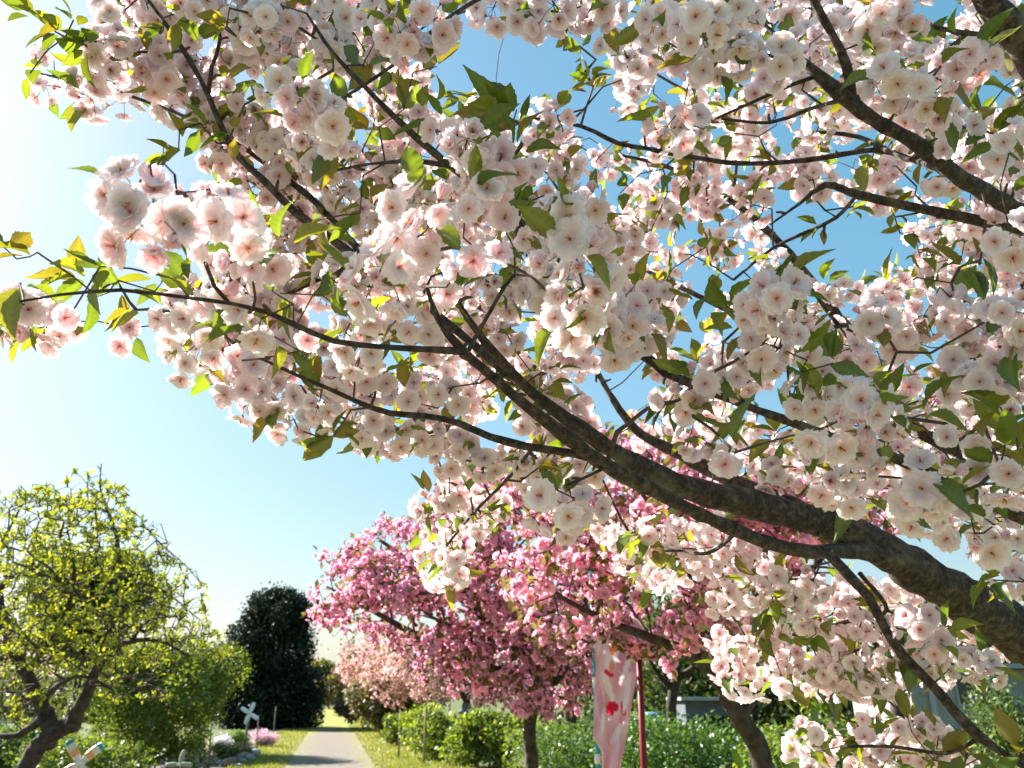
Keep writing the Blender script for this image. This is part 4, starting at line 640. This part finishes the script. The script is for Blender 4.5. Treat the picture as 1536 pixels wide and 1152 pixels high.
# far trees and woods
for lab, x, d, w_, h_, cols in [('pale olive tree where the path ends', 520, 70, 5.5, 4.2, [(.16, .17, .07), (.2, .19, .09)]), ('whitish flowering tree beside the far end of path', 548, 42, 3.2, 2.6, [(.42, .34, .30), (.25, .24, .12)]), ('far yellow green tree at the left end of path', 487, 110, 9, 6.5, [(.20, .22, .08), (.14, .17, .06)]), ('green tree right of the path end', 575, 33, 3.0, 2.6, [(.10, .14, .05), (.3, .25, .2)])]:
    c = P(x, 1050, d); bush('distant_tree', lab, c, w_, h_, 5000, .006 * d, [tuple(np.array(q) * .6) for q in cols], cat='tree', group='trees at the end of the path')
def woods(name, label, xs, d0, d1, hlo, hhi, n, cols, sz):
    a = Acc(); pts = []
    for _ in range(60):
        x = xs[0] + R.rand() * (xs[1] - xs[0]); d = d0 + R.rand() * (d1 - d0); c = P(x, 1050, d); h_ = hlo + R.rand() * (hhi - hlo); pts.append([c[0], c[1], h_ * .5, h_ * .55, h_ * .4, h_ * .55])
    p, d = crown_pts(pts, n); p[:, 2] = np.abs(p[:, 2]); o = leafmass(None, name, p, d, sz, cols, M_FOL); o['kind'] = 'stuff'; o['label'] = label; o['category'] = 'trees'
woods('woodland', 'dark green mass of garden trees far behind the cherry trees', (780, 1750), 26, 38, 2.6, 5.0, 42000, [(.035, .06, .02), (.05, .08, .025), (.07, .10, .03)], .30)
woods('distant_hedge', 'pale distant hedge and trees behind the left garden', (-150, 345), 50, 70, 2.5, 6.0, 26000, [(.10, .12, .05), (.07, .10, .04)], .4)
for lab, x, d, wpx, top in [('straight dark trunked tree left of the teal pole', 858, 16, 20, 940), ('dark forked tree behind the red pole', 1010, 17, 18, 950), ('dark tree with hooped limb before the white house', 1350, 14, 24, 930)]:
    b = foot([(x, 1110, d, wpx), (x - 3, 1060, d, wpx * .9), (x + 6, 1010, d, wpx * .75)], wpx * .6 / FPX * d); t = thing('dark_garden_tree', (*b[0, :2], 0), lab, 'tree', 'dark garden trees')
    a = Acc(); tube(a, smooth_line(b, .3), 9, rough=.08); a.obj('trunk', M_BARK2, t)
    for q in ([(x + 4, 1040, d, wpx * .6), (x - 30, 1000, d, wpx * .4), (x - 45, 950, d - .3, wpx * .2)], [(x + 6, 1020, d, wpx * .6), (x + 40, 990, d, wpx * .4), (x + 60, 940, d + .4, wpx * .2)], [(x + 6, 1012, d, wpx * .6), (x + 2, 960, d, wpx * .4), (x, 910, d, wpx * .2)]):
        a = Acc(); tube(a, smooth_line(tr(q), .2), 7, rough=.08); a.obj('branch', M_BARK2, t)
    c = P(x, 945, d); p, dn = crown_pts(lumps_from(c, [1.5, 1.3, .9], 10, .85, (.25, .45)), 3600); leafmass(t, 'crown', p, dn, .11, [(.05, .08, .02), (.08, .12, .03), (.11, .15, .035)], M_FOL)

# ================================================================== BUILT THINGS
M_WHITE = solid('white_render', (.20, .20, .19), (.30, .295, .28), 2.5, .85)
M_GREY = solid('grey_metal', (.26, .28, .31), (.34, .36, .39), 3, .55)
M_DARKG = solid('dark_glass', (.02, .022, .028), (.035, .038, .045), 3, .15, spec=.5)
M_ROOF = solid('roof_sheet', (.22, .24, .27), (.32, .34, .37), 3, .6)
M_WOOD = solid('weathered_wood', (.16, .12, .09), (.30, .24, .18), 14, .9, .004, (1, 1, .2))
M_TEAL = solid('teal_paint', (.03, .30, .34), (.05, .38, .42), 6, .4)
M_RED = solid('dark_red_paint', (.12, .01, .016), (.17, .016, .02), 6, .45)
M_PLAST = solid('white_plastic', (.72, .71, .68), (.82, .81, .78), 8, .35)
M_COL = solid('printed', (1, 1, 1), (.93, .93, .93), 8, .5, attr=True)
M_BLACK = solid('black_rubber_and_shade', (.015, .015, .016), (.03, .03, .03), 10, .7)  # rubber of the hoop, also the painted shade in the shed front
def boxobj(name, c, s, mat, par, ax=None):
    a = Acc(); box(a, np.array(c), np.array(s), (1, 1, 1), ax); return a.obj(name, mat, par, smooth=False)
# white house at right
c = P(1470, 1100, 21); hx, hy = c[0], c[1]; t = thing('white_house', (hx, hy, 0), 'low white walled house with grey roof behind the right garden', 'house')
boxobj('wall', (hx + 1.4, hy + 2, 1.15), (6.2, 4, 2.3), M_WHITE, t); boxobj('roof', (hx + 1.4, hy + 1.95, 2.38), (6.8, 4.6, .12), M_ROOF, t); boxobj('corner_post', (hx - 1.15, hy - .06, 1.12), (.14, .08, 2.24), M_GREY, t)
for wx in (.05, 2.3):
    f = boxobj('window', (hx + wx, hy - .03, 1.75), (1.0, .08, .8), M_GREY, t); boxobj('pane', (hx + wx - .235, hy - .075, 1.75), (.42, .02, .68), M_DARKG, f); boxobj('pane', (hx + wx + .235, hy - .075, 1.75), (.42, .02, .68), M_DARKG, f)
boxobj('sill', (hx + 1.4, hy - .06, .72), (6.1, .10, .06), M_GREY, t)
# grey shed
c = P(1072, 1080, 21); t = thing('garden_shed', (c[0], c[1], 0), 'low blue grey shed with black panel as shaded open front behind the shrubs', 'shed')
boxobj('wall', (c[0], c[1] + 1, .75), (1.5, 1.8, 1.5), solid('shed_board', (.07, .08, .10), (.11, .12, .14), 3, .7), t); boxobj('roof', (c[0], c[1] + .95, 1.54), (1.8, 2.2, .08), M_ROOF, t); boxobj('opening_shade', (c[0] + .15, c[1] + .09, .65), (.9, .04, .9), M_BLACK, t)  # black panel on the closed wall paints the shade inside the open front
c = P(690, 1080, 25); t = thing('tarpaulin_heap', (c[0], c[1], 0), 'dark blue grey tarpaulin covered heap behind the green bushes', 'tarpaulin')
a = Acc(); n = 14; u = np.linspace(-1, 1, n); X, Y = np.meshgrid(u, u); Z = np.clip(1.35 * (1 - np.abs(X) ** 1.3) * (1 - .25 * Y * Y) + .05 * R.randn(n, n), 0, 2); Z[[0, -1]] *= .02
i = np.arange(n - 1)[:, None] * n; j = np.arange(n - 1)[None]; a.add(np.stack([c[0] + .3 + X * 1.4, c[1] + Y * .9, Z], -1).reshape(-1, 3), np.stack([i + j, i + j + 1, i + n + j + 1, i + n + j], -1).reshape(-1, 4)); a.obj('cover', solid('tarpaulin', (.035, .05, .065), (.06, .085, .10), 4, .5), t)
# barrel
c = P(980, 1078, 18); t = thing('water_barrel', (c[0], c[1], 0), 'round pale blue barrel standing behind the red pole', 'barrel')
a = Acc(); z = c[2]; tube(a, np.array([[c[0], c[1], 0, .20], [c[0], c[1], .1, .22], [c[0], c[1], .6, .24], [c[0], c[1], z + .08, .23], [c[0], c[1], z + .14, .19]]), 20); a.obj('drum', solid('blue_plastic', (.10, .24, .30), (.15, .30, .36), 5, .4), t)
for zz in (.35, .75): a = Acc(); th = np.linspace(0, 6.28, 21); tube(a, np.stack([c[0] + .245 * np.cos(th), c[1] + .245 * np.sin(th), 0 * th + zz, 0 * th + .018], -1), 6, cap=False); a.obj('hoop', M_TEAL, t)
# tyre-like hoop hanging on the tree
c = P(1382, 998, 13.6); t = thing('black_hoop', c, 'black rubber hoop hanging on the limb before the white house', 'hoop')
a = Acc(); th = np.linspace(0, 2 * math.pi, 28); tube(a, np.stack([c[0] + .17 * np.cos(th), c[1] + 0 * th, c[2] + .20 * np.sin(th), 0 * th + .035], -1), 8, cap=False); a.obj('ring', M_BLACK, t)
# banner and its teal pole
bp_ = P(888, 1060, 5.2); by = bp_[1]
def at_y(px, py, y):
    """point at world depth plane y on the sight line of (px,py)"""
    a_ = P(px, py, 1.0) - [0, 0, EYE]; return np.array([0, 0, EYE]) + a_ * (y / a_[1])
top = at_y(889, 930, by); t = thing('banner_pole', (top[0], by, 0), 'thin teal pole carrying the pink banner', 'pole')
a = Acc(); tube(a, np.array([[top[0] - .01, by, -.05, .017], [top[0], by, 1.2, .016], [top[0], by, top[2] + .35, .014]]), 10); a.obj('shaft', M_TEAL, t)
a = Acc(); tube(a, np.array([[top[0], by, top[2] + .33, .008], [top[0] + .36, by, top[2] + .33, .008]]), 8); a.obj('cross_arm', M_TEAL, t)
for zz in (1.37, 1.22): a = Acc(); tube(a, np.array([[top[0] - .003, by, zz - .03, .021], [top[0] - .003, by, zz + .03, .021]]), 10); a.obj('sleeve', M_PLAST, t)
t = thing('banner', (top[0], by, top[2] - 1.0), 'twisted pink and white banner with red fish print on the teal pole', 'banner')
nu_, nv_ = 90, 44; s = np.linspace(0, 1, nu_)[:, None]; v = np.linspace(0, 1, nv_)[None]
yt = 905 + s * 270; xl = np.interp(yt, [905, 1040, 1105, 1130, 1175], [891, 891, 890, 903, 902]); xr = np.interp(yt, [905, 960, 1000, 1060, 1100, 1150, 1175], [966, 963, 958, 947, 941, 931, 928])
pxx = xl + (xr - xl) * v; fold = .035 * np.sin(v * 9 + s * 5) * (.35 + s) + .028 * np.sin(v * 17 - s * 13 + 2) * s + .02 * np.sin(s * 22 + v * 6)
Vb = np.stack([at_y(pxx[i, j], yt[i, 0], by - .02 + fold[i, j] * (0.2 + v[0, j]) - .03 * v[0, j]) for i in range(nu_) for j in range(nv_)])
Cb = np.zeros((nu_, nv_, 3)); Cb[:] = (.80, .42, .52); wv_ = np.clip(.5 + .5 * np.sin(v * 11 + s * 15 + 1.5 * np.sin(s * 9)), 0, 1)[..., None]; Cb = Cb * (1 - .55 * wv_) + np.array([.84, .72, .75]) * .55 * wv_
pu = ((pxx > 925) & (yt < 1010) & (pxx > 905 + (yt - 905) * .25)); Cb[np.broadcast_to(pu, Cb.shape[:2])] = (.62, .30, .48); dots = pu & (((pxx * .22) % 1 < .35) & ((yt * .16) % 1 < .35)); Cb[dots] = (.78, .60, .70)
def blob(cx, cy, rx, ry, rot, col, sh=0):
    c_, s_ = math.cos(rot), math.sin(rot); X = (pxx - cx) * c_ + (yt - cy) * s_; Y = -(pxx - cx) * s_ + (yt - cy) * c_; m = (X / rx) ** 2 + ((Y - sh * X * X / rx) / ry) ** 2 < 1; Cb[m] = col
blob(900, 950, 5, 34, .1, (.86, .74, .78)); blob(912, 1030, 5, 26, -.35, (.86, .76, .79)); blob(940, 1000, 4, 22, .3, (.85, .70, .75)); blob(900, 1050, 4, 30, -.1, (.70, .32, .45)); blob(930, 1085, 4, 22, .35, (.72, .36, .48)); blob(918, 985, 9, 26, .25, (.85, .78, .78)); blob(921, 968, 7, 14, .2, (.82, .24, .16)); blob(913, 1010, 8, 4, .5, (.70, .03, .06)); blob(917, 1000, 4, 9, .1, (.83, .30, .24)); blob(919, 1060, 9, 8, .6, (.72, .02, .06)); blob(915, 1066, 5, 8, -.5, (.72, .02, .06)); blob(935, 1064, 3.5, 11, -.2, (.78, .04, .07)); blob(905, 1080, 3, 20, .1, (.86, .76, .78)); blob(940, 1040, 4, 30, .15, (.86, .74, .77)); blob(925, 1100, 5, 18, .5, (.84, .72, .76))
i = np.arange(nu_ - 1)[:, None] * nv_; j = np.arange(nv_ - 1)[None]; F = np.stack([i + j, i + nv_ + j, i + nv_ + j + 1, i + j + 1], -1).reshape(-1, 4)
a = Acc(); a.add(Vb, F, Cb.reshape(-1, 3)); a.obj('cloth', leafy('banner_cloth', .4), t)
for zz in (.15, .45, .75): 
    k_ = int(zz * nu_); q = Vb[k_ * nv_]; a = Acc(); tube(a, np.array([[*(q + [.004, 0, .02]), .006], [top[0], by, q[2] + .02, .006]]), 6); tube(a, np.array([[top[0], by, q[2] - .005, .021], [top[0], by, q[2] + .045, .021]]), 10); a.obj('loop', M_PLAST, t)
# red pole with a small white box
c0 = at_y(966, 1150, 5.0); c1 = at_y(958, 975, 5.0); t = thing('red_pole', (c0[0], 5.0, 0), 'dark red metal pole with small white box beside the banner', 'pole')
a = Acc(); q = c0 + (c0 - c1) * (c0[2] / (c1[2] - c0[2])); tube(a, np.array([[q[0], 5.0, -.05, .02], [*c0[:1], 5.0, c0[2], .02], [*c1[:1], 5.0, c1[2] + .05, .018]]), 10); a.obj('shaft', M_RED, t)
e = at_y(970, 984, 5.0); boxobj('bracket', (e[0], 5.0, e[2]), (.10, .03, .03), M_RED, t); e = at_y(967, 972, 5.0); boxobj('box', (e[0] + .02, 5.0, e[2]), (.06, .06, .085), M_PLAST, t)
# pinwheels made of bottles
def blade(a, c, d, L_, w_, nrm, cols):
    d = unit(d); rows = [(0, .25), (.12, .5), (.3, .95), (.55, 1), (.8, .95), (.95, .75), (1, .3)]
    s_ = unit(np.cross(d, nrm))
    for k in range(len(rows) - 1):
        (t0_, r0_), (t1_, r1_) = rows[k], rows[k + 1]; th = np.arange(8) / 8 * 6.283; ring = lambda t_, r_: c + d * L_ * t_ + (np.cos(th)[:, None] * s_ + np.sin(th)[:, None] * np.asarray(nrm) * .35) * r_ * w_
        j = np.arange(8); a.add(np.vstack([ring(t0_, r0_), ring(t1_, r1_)]), np.stack([j, (j + 1) % 8, (j + 1) % 8 + 8, j + 8], -1), cols[min(k, len(cols) - 1)])
def pinwheel(label, x, y, d, footpx, L_, w_, angs, cols, post, pr):
    c = P(x, y, d); t = thing('bottle_pinwheel', (c[0], c[1], 0), label, 'pinwheel'); nrm = unit(np.array([.15, -1, .1]))
    a = Acc(); tube(a, np.array([[c[0] + post, c[1] + .05, -.05, pr], [c[0] + post * .3, c[1] + .05, c[2] * .6, pr], [c[0], c[1] + .05, c[2] + .04, pr * .9]]), 8); a.obj('post', M_WOOD, t)
    a = Acc(); tube(a, np.array([[c[0], c[1] + .07, c[2], .03 * L_ / .3], [c[0], c[1] - .06, c[2], .035 * L_ / .3]]), 10); a.obj('hub', M_PLAST, t)
    for g_ in angs: a = Acc(); g_ = rad(g_); blade(a, c + np.array([0, -.03, 0]), np.array([math.cos(g_), 0, math.sin(g_)]), L_, w_, nrm, cols); a.obj('blade', M_COL, t)
PB_ = [(.75, .73, .70), (.74, .70, .64), (.80, .40, .18), (.78, .70, .62), (.05, .36, .38), (.55, .72, .72)]
pinwheel('bottle pinwheel with orange labels and teal ends under the orchard tree', 122, 1144, 9, 0, .31, .054, [128, 40, 305, 215], PB_, .06, .035)
pinwheel('white four bladed bottle pinwheel on a tall stick by the flower bed', 375, 1070, 22, 0, .30, .06, [72, 150, 252, 330], [(.8, .8, .77)], -.12, .022)
pinwheel('milky bottle pinwheel low before the grey panel', 270, 1146, 12, 0, .21, .036, [75, 185, 355], [(.22, .27, .20), (.28, .32, .25)], 0, .018)
# corrugated panel
c = P(282, 1105, 17); t = thing('corrugated_panel', (c[0], c[1], 0), 'upright grey corrugated panel at the end of the flower bed', 'panel')
n = 26; xs = np.linspace(-.42, .36, n); a = Acc(); yv = .03 * np.cos(np.arange(n) * math.pi * .5); zt = c[2] - .12 + .25 * (xs + .42)
for o_ in (0, .006): a.add(np.vstack([np.stack([c[0] + xs, c[1] + yv + o_, 0 * xs - .03], -1), np.stack([c[0] + xs, c[1] + yv + o_, zt], -1)]), np.stack([np.arange(n - 1), np.arange(n - 1) + 1, np.arange(n - 1) + 1 + n, np.arange(n - 1) + n], -1))
a.obj('sheet', M_GREY, t); boxobj('batten', (c[0], c[1] + .05, c[2] - .2), (.8, .03, .05), M_WOOD, t)
# stakes
for lab, x, y0, y1, r_ in [('pale wooden stake at the corner of the grey panel', 316, 1150, 1082, .028), ('short stake next to the white pinwheel', 387, 1128, 1073, .022), ('lone pale stake before the dark evergreen', 413, 1102, 1060, .026), ('thin brown stake behind the white pinwheel', 369, 1126, 1086, .02)]:
    b = G(x - 3, y0); q = at_y(x + 1, y1, b[1]); a = Acc(); tube(a, np.array([[b[0], b[1], -.05, r_], [(b[0] + q[0]) / 2, b[1], q[2] / 2, r_ * .95], [*q, r_ * .85]]), 7, rough=.06); o = a.obj('garden_stake', M_WOOD); o['label'] = lab; o['category'] = 'stake'; o['group'] = 'garden stakes'
for lab, x, y1, d in [('thin pale post before the tarpaulin heap', 694, 1062, 23.5), ('pale post among the green bushes', 639, 1060, 20), ('thin pale post at the bush next to the small dark bush', 601, 1065, 22)]:
    c = P(x, y1, d); a = Acc(); tube(a, np.array([[c[0], c[1], -.05, .03], [c[0], c[1], c[2] * .5, .03], [*c, .028]]), 8); o = a.obj('garden_post', M_WOOD); o['label'] = lab; o['category'] = 'post'; o['group'] = 'pale posts behind the bushes'
# log and stones of the bed
b0, b1 = G(338, 1151), G(378, 1133); a = Acc(); tube(a, np.array([[*b0[:2], .09, .09], [*((b0 + b1) / 2)[:2], .10, .085], [*b1[:2], .08, .07]]), 10, rough=.1); o = a.obj('border_log', M_WOOD); o['label'] = 'weathered log edging the flower bed'; o['category'] = 'log'
M_STONE = solid('stone', (.20, .18, .17), (.42, .38, .35), 7, .9, .02)
def stone(b, s_):
    u = np.linspace(.12, math.pi - .12, 6); v = np.arange(9) / 9 * 6.283; ra = s_ * (1 + .28 * (R.rand(6, 9) - .5)); V = np.stack([np.sin(u)[:, None] * np.cos(v) * ra, np.sin(u)[:, None] * np.sin(v) * ra * .8, np.cos(u)[:, None] * ra * .6 + s_ * .3], -1).reshape(-1, 3)
    i = np.arange(5)[:, None] * 9; j = np.arange(9)[None]; a = Acc(); a.add(V + b, [np.stack([i + j, i + 9 + j, i + 9 + (j + 1) % 9, i + (j + 1) % 9], -1).reshape(-1, 4), np.arange(9)[None], np.arange(53, 44, -1)[None]]); return a
for k in range(34):
    f_ = R.rand(); b = onpath(21.5 + 14 * f_ ** 1.2, -2.0 - .95 * R.rand() * (1 - .4 * f_)); o = stone(b, .07 + .13 * R.rand()).obj('border_stone', M_STONE); o['label'] = 'rough grey stone in the border between flower bed and path'; o['category'] = 'stone'; o['group'] = 'border stones of the flower bed'
# flower clumps
def clump(label, x, y, w_, h_, cols, n=1500, sz=.06):
    b = G(x, y); t = thing('flower_clump', (b[0], b[1], 0), label, 'flowers'); p, d = crown_pts(lumps_from(b + [0, 0, h_ * .45], [w_ * .5, w_ * .35, h_ * .5], 7, .7, (.4, .6)), n); p[:, 2] = np.abs(p[:, 2]) + .01; leafmass(t, 'blooms', p, d, sz, cols, M_FOL if cols[0][0] < .3 else M_PINK)
    p, d = crown_pts(lumps_from(b + [0, 0, h_ * .25], [w_ * .5, w_ * .35, h_ * .35], 5, .7, (.4, .6)), n // 2); p[:, 2] = np.abs(p[:, 2]) + .01; leafmass(t, 'foliage', p, d, sz, GRN, M_FOL)
clump('pink carpet flowers spilling over the border stones', 395, 1120, 1.0, .55, [(.75, .42, .58), (.8, .55, .66)])
clump('white flowers beside the grey panel', 325, 1128, .9, .55, [(.75, .74, .76), (.7, .68, .72)])
clump('bright green clump in the flower bed', 358, 1122, .9, .62, [(.12, .24, .03), (.16, .28, .04)])
clump('dark green clump before the white flowers', 335, 1145, .8, .5, [(.07, .12, .03), (.1, .16, .04)])
clump('sandy yellow flowers next to the border log', 362, 1136, .7, .4, [(.5, .42, .28), (.3, .32, .12)])
